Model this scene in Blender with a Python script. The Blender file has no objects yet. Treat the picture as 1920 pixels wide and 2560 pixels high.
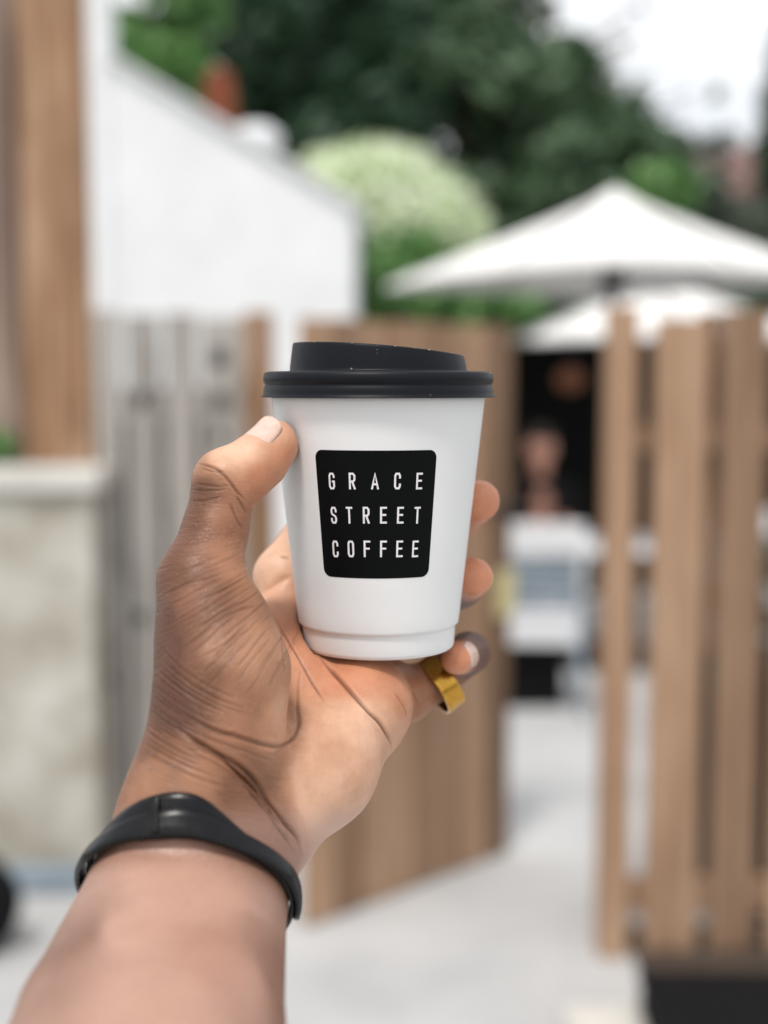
import bpy, bmesh, math, random
import numpy as np
from mathutils import Vector, Matrix
from mathutils.bvhtree import BVHTree

random.seed(7)
rng = np.random.default_rng(7)
S = bpy.context.scene
COL = S.collection
R = math.radians

# ------------------------------------------------------------------ camera, sky, sun, exposure
EYE = 1.6                       # eye height of the photographer
FPX = 3200.0                    # focal length in pixels of a 1920 px wide frame (40 mm on 24 mm)
HORIZON = 967.0
PITCH = math.atan((1280 - HORIZON) / FPX)
cam = bpy.data.cameras.new("camera")
cam.sensor_fit = 'HORIZONTAL'
cam.sensor_width = 24.0
cam.lens = 24.0 * FPX / 1920.0
cam.clip_start = 0.02
cam.clip_end = 600
cam.dof.use_dof = True
cam.dof.focus_distance = 0.456
cam.dof.aperture_fstop = 3.6
cam.dof.aperture_blades = 0
camo = bpy.data.objects.new("camera", cam)
COL.objects.link(camo)
camo.location = (0, 0, EYE)
camo.rotation_euler = (R(90) - PITCH, 0, 0)
S.camera = camo

SUN_EL, SUN_AZ = R(62), R(-160)      # azimuth measured from +Y towards +X: high behind the left shoulder
w = bpy.data.worlds.new("World")
S.world = w
w.use_nodes = True
nt = w.node_tree
nt.nodes.clear()
N = nt.nodes.new
out = N('ShaderNodeOutputWorld')
bg = N('ShaderNodeBackground')
sky = N('ShaderNodeTexSky')
sky.sky_type = 'NISHITA'
sky.sun_disc = False
sky.sun_elevation = SUN_EL
sky.sun_rotation = SUN_AZ
bg.inputs['Strength'].default_value = 0.11
bg2 = N('ShaderNodeBackground')
bg2.inputs['Strength'].default_value = 0.95
tc = N('ShaderNodeTexCoord')
mp = N('ShaderNodeMapping')
mp.inputs['Scale'].default_value = (1, 1, 2.0)
nz = N('ShaderNodeTexNoise')
nz.inputs['Scale'].default_value = 2.2
nz.inputs['Detail'].default_value = 5
rp = N('ShaderNodeValToRGB')
rp.color_ramp.elements[0].position = 0.30
rp.color_ramp.elements[0].color = (0.45, 0.45, 0.45, 1)
rp.color_ramp.elements[1].position = 0.52
rp.color_ramp.elements[1].color = (1, 1, 1, 1)
nz2 = N('ShaderNodeTexNoise')
nz2.inputs['Scale'].default_value = 3.1
nz2.inputs['Detail'].default_value = 4
rp2 = N('ShaderNodeValToRGB')
rp2.color_ramp.elements[0].position = 0.35
rp2.color_ramp.elements[0].color = (0.90, 0.93, 0.97, 1)
rp2.color_ramp.elements[1].position = 0.62
rp2.color_ramp.elements[1].color = (1.12, 1.12, 1.13, 1)
mx = N('ShaderNodeMixShader')
L = nt.links.new
L(sky.outputs[0], bg.inputs['Color'])
L(tc.outputs['Generated'], mp.inputs['Vector'])
L(mp.outputs[0], nz.inputs['Vector'])
L(mp.outputs[0], nz2.inputs['Vector'])
L(nz.outputs[0], rp.inputs[0])
L(nz2.outputs[0], rp2.inputs[0])
L(rp2.outputs[0], bg2.inputs['Color'])
L(rp.outputs[0], mx.inputs[0])
L(bg.outputs[0], mx.inputs[1])
L(bg2.outputs[0], mx.inputs[2])
L(mx.outputs[0], out.inputs['Surface'])

sun = bpy.data.lights.new("sun", 'SUN')
sun.energy = 2.2
sun.angle = R(12)
sun.color = (1.0, 0.96, 0.90)
suno = bpy.data.objects.new("sun", sun)
COL.objects.link(suno)
sd = Vector((math.sin(SUN_AZ) * math.cos(SUN_EL), math.cos(SUN_AZ) * math.cos(SUN_EL), math.sin(SUN_EL)))
suno.rotation_euler = sd.to_track_quat('Z', 'Y').to_euler()

S.view_settings.view_transform = 'Standard'
S.view_settings.look = 'None'
S.view_settings.gamma = 1.0
S.view_settings.use_curve_mapping = False
S.view_settings.exposure = 0.20
S.render.engine = 'CYCLES'
S.cycles.use_denoising = True
S.cycles.max_bounces = 8
S.cycles.diffuse_bounces = 4
S.cycles.caustics_reflective = False
S.cycles.caustics_refractive = False
S.cycles.sample_clamp_indirect = 6.0

# ------------------------------------------------------------------ helpers
CP, SP = math.cos(PITCH), math.sin(PITCH)


def at(u, v, Y):
    """The world point Y metres ahead that the photograph shows at (u, v) of 1920 x 2560."""
    a, b = (u - 960.0) / FPX, (1280.0 - v) / FPX
    d = Vector((a, CP + b * SP, -SP + b * CP))
    return Vector((0, 0, EYE)) + d * (Y / d.y)


def srgb(r, g, b):
    f = lambda c: (c / 255 / 12.92) if c / 255 <= 0.04045 else ((c / 255 + 0.055) / 1.055) ** 2.4
    return (f(r), f(g), f(b), 1)


def tag(o, label=None, cat=None, group=None, kind=None):
    for k, x in (('label', label), ('category', cat), ('group', group), ('kind', kind)):
        if x:
            o[k] = x
    return o


def empty(name, loc, rz=0.0, label=None, cat=None, group=None):
    o = bpy.data.objects.new(name, None)
    COL.objects.link(o)
    o.location = loc
    o.rotation_euler = (0, 0, rz)
    o.empty_display_size = 0.05
    return tag(o, label, cat, group)


def link(name, me, mat, parent=None):
    o = bpy.data.objects.new(name, me)
    COL.objects.link(o)
    if mat is not None and not me.materials:
        me.materials.append(mat)
    if parent is not None:
        o.parent = parent
    return o


def from_bm(name, bm, mat, parent=None, smooth=False):
    me = bpy.data.meshes.new(name)
    bmesh.ops.recalc_face_normals(bm, faces=bm.faces)
    bm.to_mesh(me)
    bm.free()
    if smooth:
        me.polygons.foreach_set('use_smooth', [True] * len(me.polygons))
    return link(name, me, mat, parent)


def from_py(name, vs, fs, mat, parent=None, smooth=False):
    me = bpy.data.meshes.new(name)
    me.from_pydata([tuple(p) for p in vs], [], [tuple(f) for f in fs])
    me.update()
    if smooth:
        me.polygons.foreach_set('use_smooth', [True] * len(me.polygons))
    return link(name, me, mat, parent)


def add_box(bm, lo, hi, bevel=0.0, M=None):
    lo, hi = Vector(lo), Vector(hi)
    g = bmesh.ops.create_cube(bm, size=1.0)
    vs = g['verts']
    for p in vs:
        p.co = Vector(((lo.x + hi.x) / 2 + p.co.x * (hi.x - lo.x), (lo.y + hi.y) / 2 + p.co.y * (hi.y - lo.y),
                       (lo.z + hi.z) / 2 + p.co.z * (hi.z - lo.z)))
    if bevel:
        es = list({e for p in vs for e in p.link_edges})
        r = bmesh.ops.bevel(bm, geom=es, offset=bevel, segments=1, affect='EDGES')
        vs = list({p for f in r['faces'] for p in f.verts} | {p for p in vs if p.is_valid})
    if M is not None:
        for p in vs:
            p.co = M @ p.co
    return vs


def box(name, lo, hi, mat, parent=None, bevel=0.0, M=None):
    bm = bmesh.new()
    add_box(bm, lo, hi, bevel, M)
    return from_bm(name, bm, mat, parent)


def add_tube(bm, a, b, ra, rb=None, n=10, cap=True):
    a, b = Vector(a), Vector(b)
    rb = ra if rb is None else rb
    q = (b - a).to_track_quat('Z', 'Y')
    r0, r1 = [], []
    for i in range(n):
        t = 2 * math.pi * i / n
        d = q @ Vector((math.cos(t), math.sin(t), 0))
        r0.append(bm.verts.new(a + d * ra))
        r1.append(bm.verts.new(b + d * rb))
    for i in range(n):
        j = (i + 1) % n
        bm.faces.new((r0[i], r0[j], r1[j], r1[i]))
    if cap:
        bm.faces.new(r0[::-1])
        bm.faces.new(r1)


def tube(name, a, b, ra, mat, parent=None, rb=None, n=10):
    bm = bmesh.new()
    add_tube(bm, a, b, ra, rb, n)
    return from_bm(name, bm, mat, parent, True)


def lathe(name, prof, mat, parent=None, n=96, zfun=None):
    """prof: list of (radius, z); closed at both ends when the radius is 0."""
    vs, fs = [], []
    for k, (r, z) in enumerate(prof):
        for i in range(n):
            t = 2 * math.pi * i / n
            x, y = r * math.cos(t), r * math.sin(t)
            vs.append((x, y, z if zfun is None else zfun(k, x, y, z)))
    for k in range(len(prof) - 1):
        for i in range(n):
            j = (i + 1) % n
            fs.append((k * n + i, k * n + j, (k + 1) * n + j, (k + 1) * n + i))
    o = from_py(name, vs, fs, mat, parent, True)
    bm = bmesh.new()
    bm.from_mesh(o.data)
    bmesh.ops.remove_doubles(bm, verts=bm.verts, dist=1e-7)
    bmesh.ops.recalc_face_normals(bm, faces=bm.faces)
    bm.to_mesh(o.data)
    bm.free()
    return o


def dup(o, parent=None):
    c = o.copy()
    COL.objects.link(c)
    if parent is not None:
        c.parent = parent
    for ch in list(o.children):
        dup(ch, c)
    return c


# ------------------------------------------------------------------ materials
class Mat:
    def __init__(self, name, rough=0.6, spec=0.5, metal=0.0, color=(0.5, 0.5, 0.5, 1)):
        self.m = bpy.data.materials.new(name)
        self.m.use_nodes = True
        self.t = self.m.node_tree
        self.b = self.t.nodes['Principled BSDF']
        self.b.inputs['Base Color'].default_value = color
        self.b.inputs['Roughness'].default_value = rough
        self.b.inputs['Specular IOR Level'].default_value = spec
        self.b.inputs['Metallic'].default_value = metal

    def n(self, kind, **kw):
        nd = self.t.nodes.new(kind)
        for k, x in kw.items():
            if k in nd.inputs:
                nd.inputs[k].default_value = x
            else:
                setattr(nd, k, x)
        return nd

    def l(self, a, b):
        self.t.links.new(a, b)

    def coord(self, scale=(1, 1, 1), rot=(0, 0, 0), out='Object'):
        c = self.n('ShaderNodeTexCoord')
        m = self.n('ShaderNodeMapping')
        m.inputs['Scale'].default_value = scale
        m.inputs['Rotation'].default_value = rot
        self.l(c.outputs[out], m.inputs['Vector'])
        return m.outputs[0]

    def noise(self, vec, scale, detail=4, rough=0.55, dist=0.0):
        t = self.n('ShaderNodeTexNoise')
        t.inputs['Scale'].default_value = scale
        t.inputs['Detail'].default_value = detail
        t.inputs['Roughness'].default_value = rough
        t.inputs['Distortion'].default_value = dist
        self.l(vec, t.inputs['Vector'])
        return t.outputs[0]

    def ramp(self, fac, stops):
        r = self.n('ShaderNodeValToRGB')
        el = r.color_ramp.elements
        while len(el) < len(stops):
            el.new(0.5)
        for e, (p, c) in zip(el, stops):
            e.position = p
            e.color = c if len(c) == 4 else (*c, 1)
        self.l(fac, r.inputs[0])
        return r.outputs[0]

    def mix(self, fac, a, b, mode='MIX'):
        m = self.n('ShaderNodeMix', data_type='RGBA', blend_type=mode)
        for sock, x in ((m.inputs[0], fac), (m.inputs[6], a), (m.inputs[7], b)):
            if hasattr(x, 'links'):
                self.l(x, sock)
            else:
                sock.default_value = x
        return m.outputs[2]

    def math(self, op, a, b=0.0, c=0.0, clamp=False):
        m = self.n('ShaderNodeMath', operation=op, use_clamp=clamp)
        for i, x in enumerate((a, b, c)):
            if hasattr(x, 'links'):
                self.l(x, m.inputs[i])
            else:
                m.inputs[i].default_value = x
        return m.outputs[0]

    def attr(self, name):
        return self.n('ShaderNodeAttribute', attribute_name=name).outputs['Fac']

    def bump(self, h, strength, dist, prev=None):
        b = self.n('ShaderNodeBump')
        b.inputs['Strength'].default_value = strength
        b.inputs['Distance'].default_value = dist
        self.l(h, b.inputs['Height'])
        if prev is not None:
            self.l(prev, b.inputs['Normal'])
        return b.outputs[0]

    def set(self, color=None, normal=None, rough=None):
        if color is not None:
            self.l(color, self.b.inputs['Base Color'])
        if normal is not None:
            self.l(normal, self.b.inputs['Normal'])
        if rough is not None:
            self.l(rough, self.b.inputs['Roughness'])
        return self.m


def wood(name, a, b, c, grain=(26, 26, 1.6)):
    k = Mat(name, 0.75, 0.3)
    v = k.coord(grain)
    oi = k.n('ShaderNodeObjectInfo')
    vv = k.n('ShaderNodeVectorMath', operation='ADD')
    k.l(v, vv.inputs[0])
    k.l(oi.outputs['Random'], vv.inputs[1])
    f = k.noise(vv.outputs[0], 1.0, 6, 0.68, 0.6)
    col = k.ramp(f, [(0.30, a), (0.5, b), (0.68, c)])
    blot = k.noise(k.coord((3, 3, 1.1)), 1.0, 3, 0.6)
    col = k.mix(k.math('MULTIPLY', k.ramp(blot, [(0.48, (0, 0, 0)), (0.66, (1, 1, 1))]), 0.55), col, c)
    br = k.math('MULTIPLY_ADD', oi.outputs['Random'], 0.35, 0.80)
    hsv = k.n('ShaderNodeHueSaturation')
    k.l(br, hsv.inputs['Value'])
    k.l(col, hsv.inputs['Color'])
    return k.set(hsv.outputs[0], k.bump(f, 0.5, 0.002))


def speckled(name, a, b, scale, rough=0.8, bump=0.3, dist=0.003, detail=8):
    k = Mat(name, rough, 0.3)
    v = k.coord()
    f = k.noise(v, scale, detail, 0.65)
    return k.set(k.ramp(f, [(0.3, a), (0.7, b)]), k.bump(f, bump, dist))


def plain(name, col, rough=0.6, spec=0.5, metal=0.0):
    k = Mat(name, rough, spec, metal, col)
    v = k.coord()
    f = k.noise(v, 60, 5)
    hi = tuple(min(1, c * 1.06) for c in col[:3])
    lo = tuple(c * 0.92 for c in col[:3])
    return k.set(k.ramp(f, [(0.35, lo), (0.65, hi)]), k.bump(f, 0.08, 0.0006))


def leafy(name, a, b, trans=0.35):
    m = bpy.data.materials.new(name)
    m.use_nodes = True
    t = m.node_tree
    t.nodes.clear()
    o = t.nodes.new('ShaderNodeOutputMaterial')
    g = t.nodes.new('ShaderNodeNewGeometry')
    r = t.nodes.new('ShaderNodeValToRGB')
    r.color_ramp.elements[0].color = a
    r.color_ramp.elements[1].color = b
    d = t.nodes.new('ShaderNodeBsdfPrincipled')
    d.inputs['Roughness'].default_value = 0.5
    tr = t.nodes.new('ShaderNodeBsdfTranslucent')
    mx_ = t.nodes.new('ShaderNodeMixShader')
    mx_.inputs[0].default_value = trans
    t.links.new(g.outputs['Random Per Island'], r.inputs[0])
    t.links.new(r.outputs[0], d.inputs['Base Color'])
    t.links.new(r.outputs[0], tr.inputs['Color'])
    t.links.new(d.outputs[0], mx_.inputs[1])
    t.links.new(tr.outputs[0], mx_.inputs[2])
    t.links.new(mx_.outputs[0], o.inputs['Surface'])
    return m


M_BROWN = wood('brown_timber', srgb(134, 104, 82), srgb(160, 128, 102), srgb(182, 152, 126))
M_BACKBROWN = wood('weathered_brown_timber', srgb(112, 86, 68), srgb(136, 108, 86), srgb(156, 128, 104))
M_GREYWOOD = wood('grey_timber', srgb(120, 112, 108), srgb(164, 158, 152), srgb(196, 192, 186))
M_POST = wood('orange_brown_timber', srgb(96, 72, 58), srgb(146, 112, 84), srgb(188, 160, 136), (20, 20, 0.9))
M_OLDPOST = wood('greyed_timber', srgb(84, 68, 60), srgb(128, 108, 96), srgb(168, 150, 138), (20, 20, 0.9))
M_CONCRETE = speckled('pale_concrete', srgb(170, 172, 176), srgb(208, 208, 208), 2.3, 0.85)
M_STONE = speckled('pale_stone', srgb(138, 130, 112), srgb(212, 209, 201), 3.4, 0.85, 0.5, 0.01)
M_CAP = speckled('coping_stone', srgb(182, 179, 172), srgb(214, 211, 204), 6, 0.8)
M_BLUESTONE = speckled('blue_stone', srgb(120, 132, 142), srgb(152, 164, 174), 8, 0.8)
M_RENDER = speckled('white_render', srgb(226, 227, 229), srgb(238, 239, 240), 3, 0.85, 0.2)
M_ROOF = speckled('pale_roof', srgb(224, 225, 227), srgb(236, 237, 238), 5, 0.8)
M_BRICK = speckled('terracotta', srgb(112, 60, 42), srgb(152, 84, 56), 12, 0.85)
M_REDROOF = speckled('red_roof', srgb(104, 80, 76), srgb(128, 100, 94), 6, 0.85)
M_CANVAS = plain('white_canvas', srgb(232, 230, 228), 0.9, 0.2)
M_BLACKMETAL = plain('dark_metal', srgb(45, 42, 42), 0.5)
M_BLACK = plain('black_rubber', srgb(12, 13, 15), 0.8, 0.2)
M_WHITEMETAL = plain('white_painted_metal', srgb(225, 226, 228), 0.4)
M_GREYMETAL = plain('grey_painted_metal', srgb(150, 162, 172), 0.45)
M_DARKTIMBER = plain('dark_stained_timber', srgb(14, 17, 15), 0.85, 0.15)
M_NAVY = plain('navy_cloth', srgb(28, 34, 66), 0.9, 0.2)
M_BLACKCLOTH = plain('black_cloth', srgb(28, 24, 26), 0.9, 0.2)
M_HAIR = plain('brown_hair', srgb(58, 40, 32), 0.6)
M_FACE = plain('far_skin', srgb(205, 150, 128), 0.5)
M_YELLOW = plain('yellow_card', srgb(226, 214, 160), 0.6)
M_ORANGE = plain('orange_paper', srgb(128, 78, 52), 0.8)
M_DIRT = speckled('brown_dirt', srgb(58, 50, 44), srgb(92, 80, 70), 9, 0.95)
M_TRUNK = speckled('bark', srgb(52, 42, 34), srgb(84, 70, 56), 9, 0.9)
M_LEAFDARK = leafy('dark_leaf', (0.012, 0.038, 0.020, 1), (0.075, 0.155, 0.075, 1))
M_LEAFMID = leafy('mid_leaf', (0.035, 0.085, 0.040, 1), (0.18, 0.28, 0.15, 1))
M_LEAFBRIGHT = leafy('bright_leaf', (0.08, 0.23, 0.06, 1), (0.28, 0.48, 0.17, 1))
M_LEAFPALE = leafy('pale_leaf', (0.60, 0.74, 0.40, 1), (0.94, 0.95, 0.86, 1))
M_LEAFGREY = leafy('grey_leaf', (0.09, 0.13, 0.09, 1), (0.22, 0.25, 0.19, 1))

# ------------------------------------------------------------------ signed-distance modelling (bodies)


def smin(a, b, k):
    h = np.maximum(k - np.abs(a - b), 0) / k
    return np.minimum(a, b) - h * h * k * 0.25


class Field:
    def __init__(self, lo, hi, h, band=30.0):
        self.lo = np.array(lo, float)
        self.h = h
        self.n = np.ceil((np.array(hi, float) - self.lo) / h).astype(int) + 1
        self.band = band
        self.d = np.full(self.n, band, np.float32)

    def region(self, lo, hi):
        a = np.clip(np.floor((lo - self.lo) / self.h).astype(int), 0, self.n - 1)
        b = np.clip(np.ceil((hi - self.lo) / self.h).astype(int) + 1, 1, self.n)
        ax = [((self.lo[i] + np.arange(a[i], b[i]) * self.h)).astype(np.float32) for i in range(3)]
        return (slice(a[0], b[0]), slice(a[1], b[1]), slice(a[2], b[2])), ax

    def cone(self, a, ra, b, rb, k, pad=14.0):
        a, b = np.array(a, float), np.array(b, float)
        r = max(ra, rb) + pad
        sl, ax = self.region(np.minimum(a, b) - r, np.maximum(a, b) + r)
        X, Y, Z = ax[0][:, None, None], ax[1][None, :, None], ax[2][None, None, :]
        ab = b - a
        L2 = max(float(ab @ ab), 1e-9)
        t = ((X - a[0]) * ab[0] + (Y - a[1]) * ab[1] + (Z - a[2]) * ab[2]) / L2
        t = np.clip(t, 0, 1).astype(np.float32)
        dx, dy, dz = X - a[0] - t * ab[0], Y - a[1] - t * ab[1], Z - a[2] - t * ab[2]
        d = np.sqrt(dx * dx + dy * dy + dz * dz) - (ra + (rb - ra) * t)
        self.d[sl] = smin(self.d[sl], d.astype(np.float32), k)

    def join(self, other, k):
        self.d = smin(self.d, other.d, k)

    def mesh(self):
        """Naive surface nets: (verts, quads)."""
        d = self.d
        s = d < 0
        nx, ny, nz_ = d.shape
        c = np.zeros((nx - 1, ny - 1, nz_ - 1), np.uint8)
        for i in (0, 1):
            for j in (0, 1):
                for k in (0, 1):
                    c += s[i:nx - 1 + i, j:ny - 1 + j, k:nz_ - 1 + k]
        act = (c > 0) & (c < 8)
        I = np.argwhere(act)
        idx = np.full(act.shape, -1, np.int32)
        idx[act] = np.arange(len(I))
        acc = np.zeros((len(I), 3))
        cnt = np.zeros(len(I))
        cor = [(i, j, k) for i in (0, 1) for j in (0, 1) for k in (0, 1)]
        vals = {q: d[I[:, 0] + q[0], I[:, 1] + q[1], I[:, 2] + q[2]] for q in cor}
        for q in cor:
            for axn in range(3):
                if q[axn] == 0:
                    q2 = list(q)
                    q2[axn] = 1
                    q2 = tuple(q2)
                    va, vb = vals[q], vals[q2]
                    m = (va < 0) != (vb < 0)
                    t = np.where(m, va / np.where(m, va - vb, 1), 0)
                    p = np.tile(np.array(q, float), (len(I), 1))
                    p[:, axn] += t
                    acc[m] += p[m]
                    cnt[m] += 1
        V = self.lo + (I + acc / cnt[:, None]) * self.h
        F = []
        for axn in range(3):
            a1, a2 = (axn + 1) % 3, (axn + 2) % 3
            sa = np.take(s, range(0, s.shape[axn] - 1), axn)
            sb = np.take(s, range(1, s.shape[axn]), axn)
            E = np.argwhere(sa != sb)
            ok = (E[:, a1] > 0) & (E[:, a2] > 0) & (E[:, a1] < s.shape[a1] - 1) & (E[:, a2] < s.shape[a2] - 1)
            E = E[ok]
            flip = sa[E[:, 0], E[:, 1], E[:, 2]]

            def cell(o1, o2):
                Q = E.copy()
                Q[:, a1] -= o1
                Q[:, a2] -= o2
                return idx[Q[:, 0], Q[:, 1], Q[:, 2]]
            q = np.stack([cell(1, 1), cell(0, 1), cell(0, 0), cell(1, 0)], 1)
            q[~flip] = q[~flip][:, ::-1]
            F.append(q)
        F = np.concatenate(F)
        F = F[(F >= 0).all(1)]
        return V, F


def taubin(V, F, it=6, lam=0.5, mu=-0.52):
    e = np.concatenate([F[:, [0, 1]], F[:, [1, 2]], F[:, [2, 3]], F[:, [3, 0]]])
    e = np.unique(np.sort(e, 1), axis=0)
    deg = np.bincount(e.ravel(), minlength=len(V)).astype(float)
    for i in range(it):
        for f in (lam, mu):
            acc = np.zeros_like(V)
            for ax in range(3):
                acc[:, ax] = np.bincount(e[:, 0], V[e[:, 1], ax], len(V)) + np.bincount(e[:, 1], V[e[:, 0], ax], len(V))
            V = V + f * (acc / np.maximum(deg, 1)[:, None] - V)
    return V

# ------------------------------------------------------------------ ground
def sheet(name, x0, x1, y0, y1, z, mat, nx=1, ny=1):
    vs = [(x0 + (x1 - x0) * i / nx, y0 + (y1 - y0) * j / ny, z) for j in range(ny + 1) for i in range(nx + 1)]
    fs = [(j * (nx + 1) + i, j * (nx + 1) + i + 1, (j + 1) * (nx + 1) + i + 1, (j + 1) * (nx + 1) + i) for j in range(ny) for i in range(nx)]
    o = from_py(name, vs, fs, mat)
    o['kind'] = 'structure'
    return o


M_EARTH = speckled('dark_earth', srgb(70, 76, 58), srgb(104, 108, 84), 1.4, 0.95)
sheet('ground', -300, 300, -100, 400, -0.004, M_EARTH)
k = Mat('worn_concrete', 0.85, 0.3)
f = k.noise(k.coord(), 1.3, 8, 0.6)
g = k.noise(k.coord(), 46, 4, 0.6)
c_ = k.ramp(f, [(0.3, (0.32, 0.325, 0.33)), (0.5, (0.44, 0.44, 0.44)), (0.7, (0.55, 0.545, 0.535))])
M_PAVE = k.set(k.mix(0.25, c_, k.ramp(g, [(0.3, (0.40, 0.40, 0.41)), (0.7, (0.70, 0.69, 0.68))])), k.bump(g, 0.4, 0.004))
paving = sheet('pavement', -6, 8, -6, 12, 0.0, M_PAVE)
for name, lo_, hi_ in (('threshold', (0.70, 3.34, 0.0), (3.0, 3.66, 0.012)),):
    o = box(name, lo_, hi_, M_DIRT, None, 0.006)
    o['kind'] = 'structure'

# ------------------------------------------------------------------ brown gate standing open
ga_, gb_ = Vector((-0.238, 3.66, 0)), Vector((0.421, 4.29, 0))
gd = (gb_ - ga_)
glen = gd.length
gang = math.atan2(gd.y, gd.x)
gate = empty('garden_gate', ga_, gang, 'brown boarded garden gate standing open behind the cup', 'gate')
nb = 8
bw = glen / nb
for i in range(nb):
    box('board', (i * bw + 0.003, -0.011 - 0.002 * (i % 2), 0.008), ((i + 1) * bw - 0.003, 0.011, 1.795 + 0.004 * math.sin(i * 2.1)), M_BACKBROWN if i % 3 == 1 else M_BROWN, gate, 0.003)
for z in (0.30, 0.95, 1.60):
    box('rail', (0.02, 0.0115, z - 0.05), (glen - 0.02, 0.05, z + 0.05), M_BACKBROWN, gate, 0.003)
box('latch_tag', (glen - 0.075, -0.020, 0.83), (glen + 0.012, -0.0135, 0.99), M_YELLOW, gate, 0.001)
box('latch', (glen - 0.10, -0.030, 1.18), (glen + 0.03, -0.0135, 1.205), M_BLACKMETAL, gate, 0.002)

# ------------------------------------------------------------------ board fence on the right
FY = 3.50
fence = empty('board_fence', (0.62, FY, 0), 0, 'tan upright board fence with open gaps to the right of the gateway', 'fence')


def fx(u, y=FY):
    return (u - 960) / FPX * y - 0.62


box('post', (fx(1512), -0.045, 0.0), (fx(1585), 0.045, 1.815), M_BROWN, fence, 0.004)
for u0, u1, top, m_ in ((1628, 1760, 1.783, M_BROWN), (1795, 1908, 1.807, M_BACKBROWN), (1948, 2070, 1.80, M_BROWN), (2110, 2230, 1.81, M_BACKBROWN), (2270, 2390, 1.80, M_BROWN)):
    box('board', (fx(u0), -0.036, 0.02), (fx(u1), -0.012, top), m_, fence, 0.003)
box('board', (fx(1750), 0.034, 0.86), (fx(1806), 0.052, 1.805), M_BACKBROWN, fence, 0.003)
for z, h in ((1.46, 0.035), (0.17, 0.045)):
    box('rail', (fx(1586), -0.011, z - h), (fx(2400), 0.033, z + h), M_BACKBROWN, fence, 0.003)

# black planter box behind the fence, with dark shrubs
pl = empty('planter_box', (1.55, 3.92, 0), 0, 'long black planter box standing behind the tan board fence', 'planter')
bm = bmesh.new()
add_box(bm, (-0.55, -0.22, 0.0), (0.75, -0.19, 0.74))
add_box(bm, (-0.55, 0.19, 0.0), (0.75, 0.22, 0.74))
add_box(bm, (-0.55, -0.189, 0.0), (-0.52, 0.189, 0.74))
add_box(bm, (0.72, -0.189, 0.0), (0.75, 0.189, 0.74))
from_bm('side_panel', bm, M_BLACK, pl)
box('rim', (-0.57, -0.24, 0.741), (0.77, 0.24, 0.765), M_BLACK, pl, 0.004)
box('soil', (-0.518, -0.187, 0.60), (0.718, 0.187, 0.70), M_EARTH, pl)

tr_ = empty('storage_box', (0.648, 2.70, 0), R(-1.5), 'low black storage box standing on the concrete in front of the tan fence', 'box')
box('box_body', (0.0, 0.0, 0.0), (1.5, 0.47, 0.075), M_BLACK, tr_, 0.004)
box('lid', (-0.008, -0.008, 0.0755), (1.508, 0.478, 0.102), M_BLACK, tr_, 0.006)
slab = box('paving_slab', (0.45, 2.80, 0.004), (0.645, 3.15, 0.03), M_CAP, None, 0.01)
tag(slab, 'pale stone slab lying beside the low black box', 'slab')

# ------------------------------------------------------------------ grey fence on the left
GY = 4.15
gf = empty('grey_fence', (-1.15, GY, 0), 0, 'weathered grey board fence with dark knots behind the thumb', 'fence')


def gx(u, y=GY):
    return (u - 960) / FPX * y + 1.15


M_KNOT = plain('dark_knot', srgb(52, 50, 44), 0.9)
edges = [(150, 230), (241, 306), (321, 404), (417, 497), (508, 610)]
for i, (u0, u1) in enumerate(edges):
    bo = box('board', (gx(u0), -0.012 + 0.004 * (i % 2), 0.02), (gx(u1), 0.012, (1.80, 1.845, 1.83, 1.835, 1.82)[i]), M_GREYWOOD, gf, 0.003)
    for ku, kv, kr in ((352, 1000, .035), (350, 1545, .03), (548, 895, .038), (552, 1005, .036), (548, 1090, .022), (270, 1700, .03)):
        if u0 < ku < u1:
            c0_ = at(ku, kv, GY - 0.0135)
            bm = bmesh.new()
            bmesh.ops.create_icosphere(bm, subdivisions=2, radius=1.0, matrix=Matrix.Translation((c0_.x + 1.15, -0.011 + 0.004 * (i % 2), c0_.z)) @ Matrix.Diagonal((kr * .75, 0.006, kr, 1)))
            from_bm('knot', bm, M_KNOT, bo, True)
for u_ in (235.5, 313.5, 410.5, 502.5):
    box('seam_shade', (gx(u_) - 0.018, 0.0125, 0.05), (gx(u_) + 0.018, 0.016, 1.50), M_DARKTIMBER, gf)  # dark strips added behind the board gaps so the seams read as shade
box('post', (gx(616), -0.05, 0.0), (gx(684), 0.04, 1.838), M_POST, gf, 0.004)
box('post', (gx(150), 0.0135, 0.0), (gx(238), 0.09, 1.84), M_BACKBROWN, gf, 0.004)
for z in (0.35, 1.55):
    box('rail', (gx(238) + 0.004, 0.0125, z - 0.045), (gx(616) - 0.003, 0.05, z + 0.045), M_GREYWOOD, gf, 0.003)

# ------------------------------------------------------------------ stone wall with coping, timber screen standing on it
WX1 = (246 - 960) / FPX * 3.97
sw_ = empty('stone_wall', (WX1, 3.97, 0), 0, 'low pale stone wall with coping at the left edge', 'wall')
box('wall_body', (-2.2, 0.0, 0.0), (-0.02, 0.34, 1.27), M_STONE, sw_, 0.012)
box('coping', (-2.25, -0.035, 1.271), (0.012, 0.37, 1.352), M_CAP, sw_, 0.012)
box('plinth', (-2.2, -0.06, 0.0), (-0.03, -0.003, 0.085), M_BLUESTONE, sw_, 0.008)
sc_ = empty('timber_screen', (-1.0, 4.16, 1.352), 0, 'tall weathered timber boards rising above the stone wall', 'screen')


def sx(u, y=4.16):
    return (u - 960) / FPX * y + 1.0


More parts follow.
